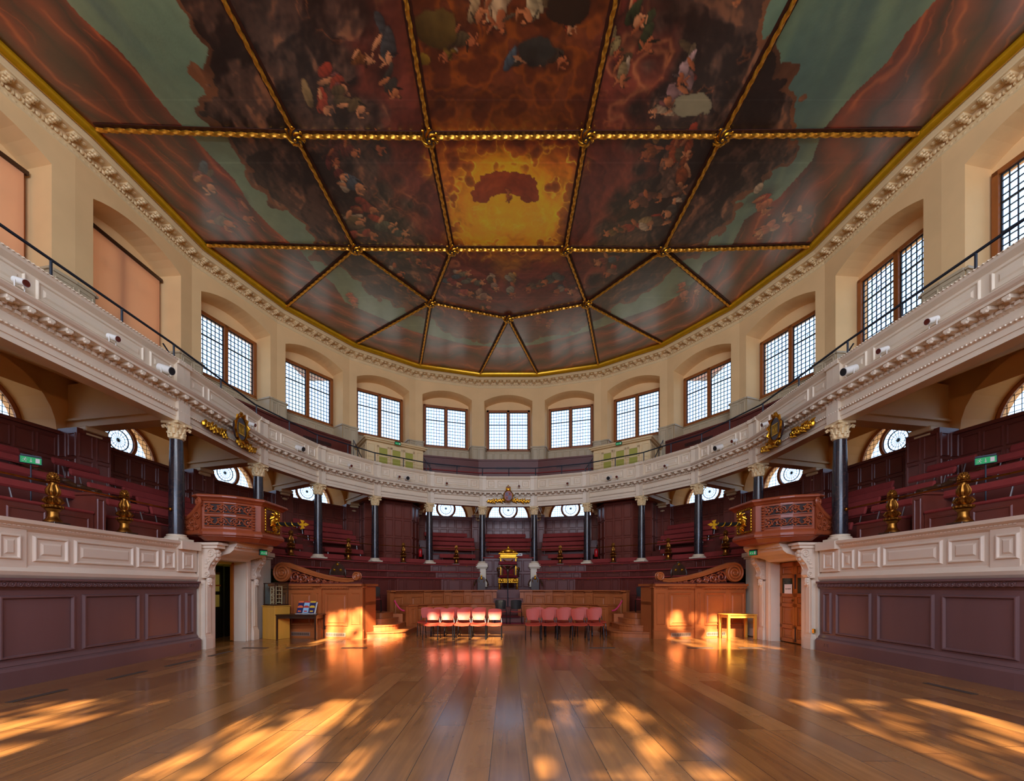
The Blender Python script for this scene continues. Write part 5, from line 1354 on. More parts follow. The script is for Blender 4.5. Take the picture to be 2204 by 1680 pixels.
    # ------------------------------------------------------------ pulpit over the doorway
    pu = thing('pulpit', 'carved reddish wooden pulpit with gilt lion mask over the %s doorway' % sn, 'pulpit', (s_*7.0, 11.0, 2.75))
    X_ = lambda x: s_*x
    # plan (left-hand): inner/near corner curve from the wall, to the front face, to the far side
    near = [(-7.60, 9.95), (-7.46, 9.88), (-7.26, 9.93), (-7.0, 9.99), (-6.78, 10.12), (-6.62, 10.30), (-6.52, 10.42)]
    front = [(-6.40, 10.52), (-6.40, 11.50)]
    farp = [(-6.60, 11.62), (-7.1, 11.85), (-7.6, 12.0)]
    pl = near+front+farp
    pl = [(X_(-x), y) if s_ > 0 else (x, y) for x, y in pl]
    if s_ > 0: pl = [(-x*-1 if False else abs(x), y) for x, y in pl]
    ln = pl if s_ < 0 else pl[::-1]
    # outward (left of travel) must point into the box interior: travel near->far on the left gives outward = -x side (interior)
    m = MB(); m.sweep([(-.10, 3.80), (-.13, 3.77), (-.13, 3.74), (-.06, 3.70), (-.03, 3.66), (.0, 3.64), (0, 2.98), (-.03, 2.94), (-.05, 2.90), (-.05, 2.84), (-.02, 2.82), (.16, 2.80), (.10, 2.98), (.07, 3.0), (.07, 3.8)], ln)
    poly = ln; m.prism(poly, 2.80, 2.86)
    zz = [(2.80, 1.0), (2.72, .93)]
    cx_, cy_ = s_*7.2, 11.0
    inner = [((x-cx_)*.86+cx_, (y-cy_)*.86+cy_) for x, y in poly]
    n_ = len(poly); m.add([(x, y, 2.81) for x, y in poly]+[(x, y, 2.70) for x, y in inner], [(i, i+1, n_+i+1, n_+i) for i in range(n_-1)]+[tuple(range(n_, 2*n_))])
    part(m, 'body', CARV, pu, local=False)
    # pierced scroll panels on the near side: dark backing, scrollwork in two rows
    nn = near if s_ < 0 else [(abs(x), y) for x, y in near]
    bk_ = MB(); sc_ = MB()
    segp = [(nn[i], nn[i+1]) for i in range(1, 6)]
    path = [nn[i] for i in range(1, 7)]
    def along(t, d, z):
        t = max(0, min(len(path)-1.001, t)); i = int(t); a, b_ = path[i], path[i+1]; p = lerp(a, b_, t-i)
        dx, dy = b_[0]-a[0], b_[1]-a[1]; l = math.hypot(dx, dy); nx_, ny_ = (dy/l, -dx/l) if s_ < 0 else (-dy/l, dx/l); return (p[0]+nx_*d, p[1]+ny_*d, z)
    for z0, z1 in ((3.05, 3.28), (3.36, 3.60)):
        vs = []
        for i in range(13): t_ = .35+i*4.2/12; vs += [along(t_, .004, z0), along(t_, .004, z1)]
        bk_.add(vs, [(2*i, 2*i+1, 2*i+3, 2*i+2) for i in range(12)])
        zc_ = (z0+z1)/2
        for c in range(4):
            t_ = .8+c*1.1; sg = 1 if c % 2 else -1
            sc_.tube([along(t_+sg*.42*(1-.85*i/22)*math.cos(3.4*PI*i/22), .025, zc_+.095*(1-.85*i/22)*math.sin(3.4*PI*i/22)) for i in range(23)], .013, 6)
            sc_.M = Matrix.Translation(along(t_, .03, zc_)); sc_.ball((0, 0, 0), .026, .026, .026, 8, 5)
            for q_ in range(6):
                a = q_*PI/3+.4; sc_.M = Matrix.Translation(along(t_+.40*math.cos(a), .028, zc_+.085*math.sin(a))); sc_.ball((0, 0, 0), .028, .02, .024, 6, 4)
            sc_.M = None
        sc_.tube([along(.35+i*4.2/24, .028, zc_+.08*math.sin(i*.83)) for i in range(25)], .012, 6)
        sc_.tube([along(.35, .02, z0), along(1.4, .02, z0), along(2.4, .02, z0), along(3.4, .02, z0), along(4.55, .02, z0)], .014, 5); sc_.tube([along(.35, .02, z1), along(1.4, .02, z1), along(2.4, .02, z1), along(3.4, .02, z1), along(4.55, .02, z1)], .014, 5)
    part(bk_, 'fretwork_ground', mat('dark_fret_ground', srgb(44, 22, 18), .7), pu, local=False)
    # corner leaf band and dentils under the rail
    for i in range(9):
        sc_.M = Matrix.Translation(along(4.9, .05, 3.02+i*.07)); sc_.ball((0, 0, 0), .04, .04, .03, 6, 4)
    sc_.M = None
    part(sc_, 'fretwork', CARV, pu, True, local=False)
    # swept side scroll to the column
    m = MB(); Q = lambda a, z, d=0: (s_*(7.44+.50*a), 9.82+.14*a-d, z)
    zt_ = lambda a: 3.58-.36*math.sin(a*PI/2)
    m.tube([Q(i/12, zt_(i/12)) for i in range(13)], .055, 8)
    m.tube([Q(.10+.16*math.cos(PI/2+3.4*PI*i/22)*(1-.8*i/22), 3.62+.10*math.sin(PI/2+3.4*PI*i/22)*(1-.8*i/22), .02) for i in range(23)], .03, 7)
    bd = [Q(0, 2.84)]+[Q(i/8, zt_(i/8)) for i in range(9)]+[Q(1, 2.84)]; nb = len(bd)
    m.add(bd+[(x, y+.05, z) for x, y, z in bd], [tuple(range(nb)), tuple(range(nb, 2*nb))[::-1]]+[(i, (i+1) % nb, nb+(i+1) % nb, nb+i) for i in range(nb)])
    for a, z, r in ((.18, 3.28, .10), (.45, 3.12, .09), (.72, 3.02, .08), (.2, 3.02, .08), (.9, 3.12, .06), (.5, 2.95, .05)):
        m.tube([Q(a+2*r*(1-.8*i/18)*math.cos(3.5*PI*i/18), z+r*(1-.8*i/18)*math.sin(3.5*PI*i/18), .02) for i in range(19)], .015, 6)
        m.M = Matrix.Translation(Q(a, z, .03)); m.ball((0, 0, 0), .025, .02, .025, 6, 4); m.M = None
    m.tube([Q(-.05, 2.87), Q(1.02, 2.87)], .05, 8)
    part(m, 'swept_side_scroll', CARV, pu, True, local=False)
    # front face: gilt frame, maroon field, lion mask
    FX = s_*6.40; ndir = -s_       # room side
    yc, zc_ = 11.01, 3.32
    m = MB(); m.box(min(FX, FX+ndir*.015), max(FX, FX+ndir*.015), yc-.33, yc+.33, 3.0, 3.64); part(m, 'mask_field', MAROON2, pu, local=False)
    m = MB()
    for i in range(9):
        for (y, z) in ((yc-.32+i*.08, 3.02), (yc-.32+i*.08, 3.62), (yc-.32, 3.02+i*.075), (yc+.32, 3.02+i*.075)):
            m.M = Matrix.Translation((FX+ndir*.02, y, z)); m.ball((0, 0, 0), .022, .034, .034, 6, 4)
    m.M = None
    for a, b_ in (((yc-.32, 3.02), (yc+.32, 3.02)), ((yc-.32, 3.62), (yc+.32, 3.62)), ((yc-.32, 3.02), (yc-.32, 3.62)), ((yc+.32, 3.02), (yc+.32, 3.62))):
        m.tube([(FX+ndir*.015, a[0], a[1]), (FX+ndir*.015, b_[0], b_[1])], .018, 6)
    part(m, 'gilt_frame', GOLD, pu, True, local=False)
    m = MB(); m.M = Matrix.Translation((FX+ndir*.06, yc, zc_))
    m.ball((0, 0, 0), .08, .13, .16, 12, 8); m.ball((ndir*.09, 0, -.03), .07, .06, .06, 10, 6); m.ball((ndir*.08, 0, .06), .05, .07, .04, 8, 5)
    for sy in (-1, 1): m.ball((ndir*.08, sy*.05, .05), .02, .02, .02, 6, 4); m.ball((ndir*.07, sy*.045, -.04), .05, .04, .035, 8, 5); m.ball((ndir*.0, sy*.12, .12), .04, .04, .04, 6, 4)
    for i in range(26):
        a = 2*PI*i/26; r1 = .15+.05*((i*7) % 3)/2
        m.tube([(0, .09*math.cos(a), .12*math.sin(a)), (ndir*.05, (r1-.02)*math.cos(a+.15), (r1+.03)*math.sin(a+.15)), (ndir*.0, r1*math.cos(a+.3), (r1+.07)*math.sin(a+.3))], .03, 6, rs=[.03, .032, .012])
    m.tube([(0, 0, -.2), (ndir*.03, .02, -.27), (0, -.03, -.30)], .04, 6, rs=[.05, .04, .015])
    m.M = None; part(m, 'lion_mask', GOLD, pu, True, local=False)
    # fasces held in the lion's mouth
    fa = thing('fasces', 'black and gold fasces with spearhead projecting from the %s lion mask' % sn, 'fasces', (FX+ndir*.14, yc-.02, zc_-.06))
    m = MB(); R_ = []; x1 = .62
    for j in range(8):
        a = 2*PI*j/8; m.tube([(0, .035*math.cos(a), .035*math.sin(a)), (ndir*x1, .03*math.cos(a), .03*math.sin(a)-.02)], .018, 6)
    part(m, 'rod_bundle', mat('black_rods', srgb(20, 24, 24), .35), fa)
    m = MB(); m.tube([(ndir*x1*i/40, .056*math.cos(i*.55), .056*math.sin(i*.55)-.02*i/40) for i in range(41)], .012, 5); part(m, 'gold_ribbon', GOLDP, fa, True)
    m = MB(); b0 = ndir*(x1); 
    m.add([(b0, y, z) for y in (-.015, .015) for z in ()] or [(b0+ndir*a, y, z-.02) for y in (-.015, .015) for a, z in ((0, .02), (.06, .035), (.02, .13), (.14, .10), (.10, .03), (.14, .03), (.16, .05), (.26, 0), (.16, -.05), (.14, -.03), (.10, -.03), (.14, -.10), (.02, -.13), (.06, -.035), (0, -.02))],
          [tuple(range(15)), tuple(range(15, 30))[::-1]]+[(i, (i+1) % 15, 15+(i+1) % 15, 15+i) for i in range(15)])
    part(m, 'spearhead', GOLDP, fa)

# ------------------------------------------------------------------ inner enclosure: platforms, desks, stairs
AC = 11.81
def arc(R, angs): return [(R*math.sin(math.radians(a)), AC+R*math.cos(math.radians(a))) for a in angs]
pf = thing('dais_platform', 'low wooden platform floor inside the curved desks in front of the throne', 'platform', (0, 15, 0))
m = MB(); m.prism(arc(4.30, range(-52, 53, 4)), 0, .17); part(m, 'lower_floor', OAK, pf, local=False)
m = MB(); ins = arc(4.5, range(-50, 51, 5)); outs = arc(6.4, range(-50, 51, 5))[::-1]; m.prism(ins+outs, 0, .34); part(m, 'upper_floor', MAROON2, pf, local=False)
m = MB(); m.bev(-.62, .62, 15.7, 16.4, .17, .40, .01); m.bev(-.62, .62, 16.3, 17.6, .3, .75, .01); m.bev(-.62, .62, 17.2, 18.2, .6, 1.08, .01); m.bev(-1.25, 1.25, 18.0, 19.9, .6, 1.45, .01); part(m, 'throne_steps', MAROON2, pf, local=False)
m = MB(); m.box(-.45, .45, 15.55, 16.35, .400, .41); m.box(-.62, .62, 15.15, 15.7, .17, .19); part(m, 'red_carpet', VELVET, pf, local=False)
for s_, sn in ((-1, 'left'), (1, 'right')):
    an = (-53, -45, -36, -27, -18, -9, -5.2)
    ln = arc(5.56, an) if s_ < 0 else arc(5.56, [-a for a in an[::-1]])
    t = thing('high_desk', 'tall curved orange-brown panelled desk front, %s of the throne steps' % sn, 'desk', (*ln[3], 0))
    m = MB(); m.sweep([(0, .34), (-.03, .32), (-.03, .0), (.14, 0), (.14, 1.40), (-.02, 1.40), (-.02, 1.36), (0, 1.34)], ln)
    m.sweep([(-.10, 1.43), (-.11, 1.40), (-.07, 1.37), (-.03, 1.35), (.14, 1.35), (.18, 1.43)], ln)
    part(m, 'carcass', OAK, t, local=False)
    m = MB()
    for a, b_ in zip(ln[:-1], ln[1:]):
        F_ = Frame(a, b_); L = F_.L
        if L < .6: continue
        m.panel(F_, .16, L-.16, .45, 1.20, .06, .03, .03)
    for i, p in enumerate(ln):
        if i in (1 if s_ < 0 else 5,): continue
        q0 = ln[max(0, i-1)]; q1 = ln[min(len(ln)-1, i+1)]; F_ = Frame(lerp(p, q0, min(1, .16/max(.01, math.hypot(q0[0]-p[0], q0[1]-p[1])))) if i else p, lerp(p, q1, min(1, .16/max(.01, math.hypot(q1[0]-p[0], q1[1]-p[1])))) if i < len(ln)-1 else p)
        m.wbox(F_, 0, F_.L, -.06, 0, .0, 1.36); F2 = Frame(F_.p(0, -.06, 0)[:2], F_.p(F_.L, -.06, 0)[:2])
        if F_.L > .2: m.panel(F2, .05, F_.L-.05, .42, 1.22, .03, .018)
        m.wbox(F_, -.02, F_.L+.02, -.15, 0, 1.37, 1.43)
    part(m, 'panels_and_pilasters', OAK, t, local=False)
    m = MB()
    for a, b_ in zip(ln[:-1], ln[1:]):
        F_ = Frame(a, b_); N_ = int(F_.L/.055)
        for j in range(N_): m.wbox(F_, j*F_.L/N_, j*F_.L/N_+.03, -.06, 0, 1.315, 1.345)
    part(m, 'dentil_course', OAK, t, local=False)
    an = (-54, -42, -30, -18, -6.3)
    ln = arc(4.4, an) if s_ < 0 else arc(4.4, [-a for a in an[::-1]])
    t = thing('low_desk', 'low curved orange-brown panelled desk behind the red chairs, %s block' % sn, 'desk', (*ln[2], 0))
    m = MB(); m.sweep([(0, .20), (-.03, .18), (-.03, .0), (.12, 0), (.12, .90), (0, .90)], ln); m.sweep([(-.09, .925), (-.09, .90), (-.03, .87), (.10, .87), (.24, .90), (.24, .925)], ln)
    part(m, 'carcass', OAK, t, local=False)
    m = MB()
    for a, b_ in zip(ln[:-1], ln[1:]):
        F_ = Frame(a, b_); L = F_.L; m.panel(F_, .14, L-.14, .27, .82, .05, .025, .02)
        m.wbox(F_, -.09, .09, -.03, 0, 0, .87)
    e = 0 if s_ < 0 else -1; p = ln[e]; F_ = Frame(ln[0], ln[1]) if s_ < 0 else Frame(ln[-2], ln[-1])
    a0, a1 = (0, .34) if s_ < 0 else (F_.L-.34, F_.L)
    m.wbox(F_, a0-.02, a1+.02, -.08, .5, 0, .88); F2 = Frame(F_.p(a0, -.08, 0)[:2], F_.p(a1, -.08, 0)[:2]); m.panel(F2, .07, .27, .25, .80, .035, .02); m.wbox(F_, a0-.04, a1+.04, -.12, .6, .88, .93)
    part(m, 'panels_and_pilasters', OAK, t, local=False)
    # curved steps in the gap
    t = thing('curved_steps', 'four curved wooden steps rising beside the %s dais' % sn, 'steps', (s_*4, 13, 0))
    X = lambda x: s_*x
    for j, (x1, y0, h) in enumerate(((3.25, 12.42, .17), (3.62, 12.80, .34), (3.86, 13.2, .51), (4.05, 13.6, .68))):
        P_ = [(X(4.55), y0)]+[(X(4.30-(4.30-x1)*math.sin(a*PI/2/8)), y0+.62*(1-math.cos(a*PI/2/8))) for a in range(9)]+[(X(x1), 14.3), (X(5.2), 15.4), (X(5.9), 14.4)]
        m = MB(); m.prism(P_, 0 if j == 0 else h-.17, h-.035); part(m, 'riser', OAK, t, local=False)
        cen = (X(4.6), 13.9); P2 = [((x-cen[0])*1.02+cen[0], (y-cen[1])*1.02+cen[1]) for x, y in P_]
        m = MB(); m.prism(P2, h-.035, h); part(m, 'tread', OAK, t, local=False)
    m = MB(); m.bev(min(X(3.70), X(4.05)), max(X(3.70), X(4.05)), 14.25, 14.6, 0, .62, .01); m2 = m
    o = m2.build('bench_end_box', OAK); tag(o, 'plain pink-brown box seat end between low desk and %s steps' % sn, 'box')
    # dais block with sweeping scroll
    B_, A_ = (s_*7.45, 12.76), (s_*4.35, 12.20)
    F_ = Frame(B_, A_) if s_ < 0 else Frame(A_, B_); L = F_.L
    V = (lambda v: v) if s_ < 0 else (lambda v: L-v)
    def wb(m, v0, v1, d0, d1, z0, z1, F_=F_, V=V): u = sorted((V(v0), V(v1))); m.wbox(F_, u[0], u[1], d0, d1, z0, z1)
    def pn(m, v0, v1, z0, z1, *a, d=0, F_=F_, V=V, L=L):
        u = sorted((V(v0), V(v1))); f = F_ if d == 0 else Frame(F_.p(0, d, 0)[:2], F_.p(L, d, 0)[:2]); m.panel(f, u[0], u[1], z0, z1, *a)
    t = thing('panelled_dais', '%s orange-brown panelled dais with a sweeping carved volute on top' % sn, 'dais', F_.p(L/2, 0, 0))
    m = MB(); wb(m, 0, L, 0, .12, 0, 1.56); wb(m, L-.12, L, 0, .75, 0, 1.56); wb(m, .0, L, .12, .75, 1.0, 1.1)
    wb(m, 0, L+.03, -.03, 0, 0, .26); wb(m, -.02, L+.06, -.10, .16, 1.58, 1.65); wb(m, 0, L+.04, -.06, .14, 1.53, 1.58); wb(m, L-.16, L+.06, -.1, .8, 1.58, 1.65)
    for (a, b_) in ((L-.44, L+.0), (L-1.62, L-1.36)):
        wb(m, a, b_, -.05, 0, 0, 1.56); wb(m, a-.03, b_+.03, -.10, 0, 0, .24); wb(m, a-.02, b_+.02, -.08, 0, .24, .30); wb(m, a-.02, b_+.02, -.15, 0, 1.58, 1.65); pn(m, a+.07, b_-.07, .42, 1.38, .035, .02, d=-.05)
    pn(m, L-1.28, L-.50, .36, 1.39, .06, .035, .03); pn(m, L-2.45, L-1.70, .36, 1.39, .06, .035, .03); pn(m, .05, .58, .36, 1.39, .06, .035, .03)
    fs = Frame(F_.p(V(L), .0, 0)[:2], F_.p(V(L), .75, 0)[:2]) if s_ > 0 else Frame(F_.p(V(L), .75, 0)[:2], F_.p(V(L), .0, 0)[:2])
    part(m, 'panelling', OAK, t, local=False)
    m = MB(); N_ = int(L/.05)
    for j in range(N_): wb(m, j*L/N_, j*L/N_+.027, -.075, 0, 1.50, 1.53)
    part(m, 'dentil_course', OAK, t, local=False)
    for (a, b_) in ((L-1.22, L-.56), (L-2.4, L-1.75)):
        m = MB(); wb(m, a, b_, -.045, -.03, .05, .17); 
        part(m, 'vent_grille', mat('grey_brown_grille', srgb(150, 112, 90), .6), t, local=False)
        m = MB()
        for i in range(18): wb(m, a+.02+i*(b_-a-.04)/18, a+.02+(i+.5)*(b_-a-.04)/18, -.048, -.044, .07, .15)
        part(m, 'vent_holes', BLACKP, t, local=False)
    # scroll work
    P3 = lambda v, z, d=.03: F_.p(V(v), d, z)
    sc = MB()
    pts = [(.35, 2.27), (.62, 2.24), (.95, 2.13), (1.25, 2.03), (1.56, 1.94), (1.95, 1.85), (2.3, 1.79), (2.65, 1.76), (2.85, 1.78)]
    sc.tube([P3(v, z) for v, z in pts], .07, 8, rs=[.07, .075, .08, .08, .075, .07, .065, .06, .05])
    sc.tube([P3(v, z-.05, -.03) for v, z in pts], .022, 6); sc.tube([P3(v, z+.03, -.03) for v, z in pts], .02, 6)
    sc.tube([P3(.40+.30*(1-.85*i/50)*math.cos(PI/2+s0), 2.0+.30*(1-.88*i/50)*math.sin(PI/2+s0), -.02) for i in range(51) for s0 in [5.6*PI*i/50*1.0]], .035, 7)
    sc.M = None
    dsk = [(.40+.30*math.cos(2*PI*i/28), 2.0+.29*math.sin(2*PI*i/28)) for i in range(28)]
    vs = [P3(v, z, .0) for v, z in dsk]+[P3(v, z, .10) for v, z in dsk]; sc.add(vs, [tuple(range(28)), tuple(range(28, 56))[::-1]]+[(i, (i+1) % 28, 28+(i+1) % 28, 28+i) for i in range(28)])
    sc.tube([P3(2.93+.10*(1-.8*i/26)*math.cos(-2.0+4.2*PI*i/26), 1.88+.11*(1-.8*i/26)*math.sin(-2.0+4.2*PI*i/26), -.0) for i in range(27)], .03, 7)
    for w_ in (-.04, .09): sc.tube([P3(2.93+.10*math.cos(2*PI*i/18), 1.88+.11*math.sin(2*PI*i/18), w_) for i in range(19)], .02, 6)
    part(sc, 'sweeping_scroll', OAK, t, True, local=False)
    lf = MB(); rg = random.Random(3)
    top = lambda v: np.interp(v, [p[0] for p in pts], [p[1]-.1 for p in pts])
    for (v, sg) in ((.85, 1), (1.12, -1), (1.38, 1), (1.62, -1), (1.86, 1), (2.08, -1), (2.28, 1), (2.46, -1)):
        h = (top(v)-1.68)*.5; zc_ = 1.67+h; r = max(.045, h*.95)
        lf.tube([P3(v+sg*r*(1-.8*i/20)*math.cos(3.2*PI*i/20+.5), zc_+r*(1-.8*i/20)*math.sin(3.2*PI*i/20+.5), .01) for i in range(21)], .022, 6, rs=[.012+.018*math.sin(PI*i/20) for i in range(21)])
        for q in range(4):
            a = q*1.5+v; p = P3(v+r*.9*math.cos(a), zc_+r*.9*math.sin(a), .0); lf.M = Matrix.Translation(p); lf.ball((0, 0, 0), .04, .025, .035, 6, 4); lf.M = None
    lf.tube([P3(.7+i*.09, 1.68+.5*(top(.7+i*.09)-1.66)*(1+.7*math.sin(i*1.3)), .02) for i in range(21)], .018, 6)
    part(lf, 'pierced_foliage', CARV, t, True, local=False)
    bz = MB(); wb(bz, .05, L-.02, -.02, .10, 1.65, 1.69); pl_ = [P3(v, top(v)+.03, .085) for v in [.6+i*.2 for i in range(11)]]+[P3(v, 1.67, .085) for v in [2.6-i*.2 for i in range(11)]]
    bz.add(pl_, [tuple(range(22))]); part(bz, 'scroll_ground', MAROON2, t, local=False)
    # carved armchair peeping over the sweep
    cx_, cy_ = s_*5.95, 14.2
    ac = thing('carved_armchair', 'dark carved armchair with gold flowers rising behind the %s volute' % sn, 'armchair', (cx_, cy_, .68))
    m = MB(); n_ = 14; P_ = [(.24*math.cos(PI*2*i/n_), 1.42+.29*math.sin(PI*2*i/n_)) for i in range(n_)]; m.add([(x, -.03, z) for x, z in P_]+[(x, .03, z) for x, z in P_], [tuple(range(n_)), tuple(range(n_, 2*n_))[::-1]]+[(i, (i+1) % n_, n_+(i+1) % n_, n_+i) for i in range(n_)])
    m.bev(-.26, .26, -.03, .03, .4, 1.2, .01); m.ball((0, 0, 1.72), .08, .04, .05)
    for x in (-.24, .24): m.tube([(x, 0, 1.5), (x*1.15, -.03, 1.35), (x, 0, 1.2)], .03, 6)
    part(m, 'carved_back', DARKW, ac, True)
    m = MB()
    for x, z in ((0, 1.66), (-.11, 1.47), (.11, 1.47)):
        m.ball((x, -.045, z), .03, .02, .03)
        for q in range(5): a = q*2*PI/5; m.ball((x+.035*math.cos(a), -.04, z+.035*math.sin(a)), .018, .01, .018, 6, 4)
    part(m, 'gold_flowers', GOLD, ac, True)
    m = MB(); m.bev(-.28, .28, -.5, 0, .36, .44, .02); 
    for x in (-.26, .26): m.bev(x-.03, x+.03, -.5, -.44, 0, .72, .01); m.tube([(x, -.5, .72), (x, -.2, .76), (x, 0, .74)], .035, 6)
    part(m, 'seat_and_arms', DARKW, ac)
    ac2 = thing('carved_armchair', 'small dark armchair with gold crest beside the throne steps, %s one' % sn, 'armchair', (s_*1.17, 17.75, .42))
    m = MB(); P_ = [(-.17, .9), (.17, .9), (.17, 1.45), (.13, 1.56), (0, 1.60), (-.13, 1.56), (-.17, 1.45)]; n_ = 7; m.add([(x, -.03, z) for x, z in P_]+[(x, .03, z) for x, z in P_], [tuple(range(n_)), tuple(range(n_, 2*n_))[::-1]]+[(i, (i+1) % n_, n_+(i+1) % n_, n_+i) for i in range(n_)])
    for x in (-1, 1): m.tube([(x*.2, 0, 1.46), (x*.27, -.1, 1.34), (x*.3, -.2, 1.24), (x*.28, -.3, 1.2)], .035, 6)
    m.bev(-.24, .24, -.4, 0, .4, .5, .02); m.bev(-.24, -.18, -.06, 0, 0, 1.0, .01); m.bev(.18, .24, -.06, 0, 0, 1.0, .01)
    part(m, 'frame', DARKW, ac2, True)
    m = MB(); m.ball((0, -.04, 1.52), .05, .025, .07); m.ball((0, -.04, 1.62), .035, .02, .04)
    for x in (-1, 1): m.tube([(0, -.04, 1.47), (x*.08, -.04, 1.5), (x*.12, -.04, 1.42), (x*.09, -.04, 1.34)], .014, 6)
    part(m, 'gold_crest', GOLD, ac2, True)
    # crimson rope hook beside the steps
    rp_ = thing('crimson_rope', 'bright pink-red barrier rope hanging beside the %s curved steps' % sn, 'barrier rope', (s_*3.95, 14.0, .68))
    m = MB(); m.tube([(s_*(.0-.36*i/10), .1, .36*(1-i/10)-.10*math.sin(PI*i/10)+.05) for i in range(11)], .028, 8); part(m, 'rope', mat('pink_velvet_rope', srgb(190, 20, 80), .6), rp_, True)
    m = MB(); m.ball((0, .1, .44), .03); m.tube([(0, .1, .45), (0, .1, .0)], .012, 6); part(m, 'brass_hook', BRASS, rp_, True)

# ------------------------------------------------------------------ throne and lectern
th_ = thing('throne', 'tall gilded high-backed throne with crimson seat on the stepped platform', 'throne', (0, 18.95, 1.45))
m = MB(); m.bev(-.36, .36, -.02, .12, .45, 1.52, .015); part(m, 'back_panel', mat('throne_dark_wood', srgb(110, 44, 30), .4), th_)
m = MB()
for x in (-.38, .32): m.bev(x, x+.06, -.06, .12, .3, 1.5, .01)
m.bev(-.44, .44, -.09, .14, 1.44, 1.50, .015); m.bev(-.38, .38, -.07, .12, 1.50, 1.62, .01); m.bev(-.46, .46, -.11, .14, 1.62, 1.68, .015)
m.tube([(-.4, 0, 1.68), (-.3, 0, 1.74), (-.2, 0, 1.80), (-.08, 0, 1.84), (0, 0, 1.9), (.08, 0, 1.84), (.2, 0, 1.80), (.3, 0, 1.74), (.4, 0, 1.68)], .05, 8); m.ball((0, 0, 1.78), .2, .06, .1); m.ball((0, 0, 1.93), .06, .05, .07)
for x in (-.24, .24): m.ball((x, -.02, 1.74), .09, .05, .07)
m.tube([(0, 0, 1.95), (0, 0, 2.05)], .03, 6); m.tube([(-.24, -.05, 1.38), (-.1, -.07, 1.30), (.1, -.07, 1.30), (.24, -.05, 1.38)], .03, 6)
for x0, x1, z0, z1 in ((-.26, .26, .66, 1.28),):
    for a, b_ in (((x0, z0), (x1, z0)), ((x1, z0), (x1, z1)), ((x1, z1), (x0, z1)), ((x0, z1), (x0, z0))): m.tube([(a[0], -.04, a[1]), (b_[0], -.04, b_[1])], .022, 6)
part(m, 'gilt_frame', GOLD, th_, True)
m = MB(); m.bev(-.42, .42, -.72, .0, .52, .64, .03); m.bev(-.24, .24, -.05, -.02, .68, 1.26, .01); part(m, 'crimson_cushion', VELVET, th_)
m = MB(); m.bev(-.46, .46, -.70, .0, .28, .50, .02)
for i in range(9): m.ball((-.4+.1*i, -.71, .39), .035, .02, .07, 6, 4)
for i in (-1, 1):
    m.ball((i*.3, -.72, .40), .09, .03, .08); 
part(m, 'gilt_apron', GOLD, th_, True)
for x in (-.42, .42):
    m = MB(); m.tube([(x, -.1, .95), (x*1.12, -.35, .98), (x*1.18, -.55, .92), (x*1.12, -.68, .84)], .045, 8); m.tube([(x*1.1, -.62, .85), (x*1.05, -.64, .7), (x*1.1, -.62, .55)], .04, 8); part(m, 'armrest', DARKW, th_, True)
    for y in (-.64, -.04):
        m = MB(); m.lathe([(.05, 0), (.06, .04), (.035, .08), (.055, .16), (.04, .22), (.06, .29)], (x*.95, y, 0), 12); part(m, 'leg', GOLD if y < -.3 else DARKW, th_, True)
le = thing('lectern', 'slender tall lectern with crimson draped top standing before the throne', 'lectern', (-.02, 17.0, .40))
m = MB(); m.M = Matrix.Translation((0, 0, 2.10)) @ Matrix.Rotation(math.radians(18), 4, 'X'); m.bev(-.40, .40, -.2, .2, -.02, .03, .012); part(m, 'desk_top', DARKW, le)
m = MB(); m.M = Matrix.Translation((0, -.02, 2.14)) @ Matrix.Rotation(math.radians(18), 4, 'X'); m.bev(-.38, .38, -.2, .2, -.0, .05, .02); part(m, 'crimson_cushion', VELVET, le)
m = MB(); m.tube([(0, 0, .05), (0, 0, 2.06)], .022, 8); m.lathe([(.2, 0), (.2, .02), (.05, .05), (.03, .1)], n=16); part(m, 'pole', IRON, le, True)
m = MB()
for x in (-1, 1): m.tube([(0, 0, 1.86), (x*.12, 0, 1.92), (x*.26, 0, 2.0), (x*.3, 0, 2.06)], .035, 8)
m.lathe([(.03, 1.6), (.05, 1.75), (.07, 1.84), (.05, 1.9), (.12, 2.04)], n=12); part(m, 'carved_bracket', DARKW, le, True)

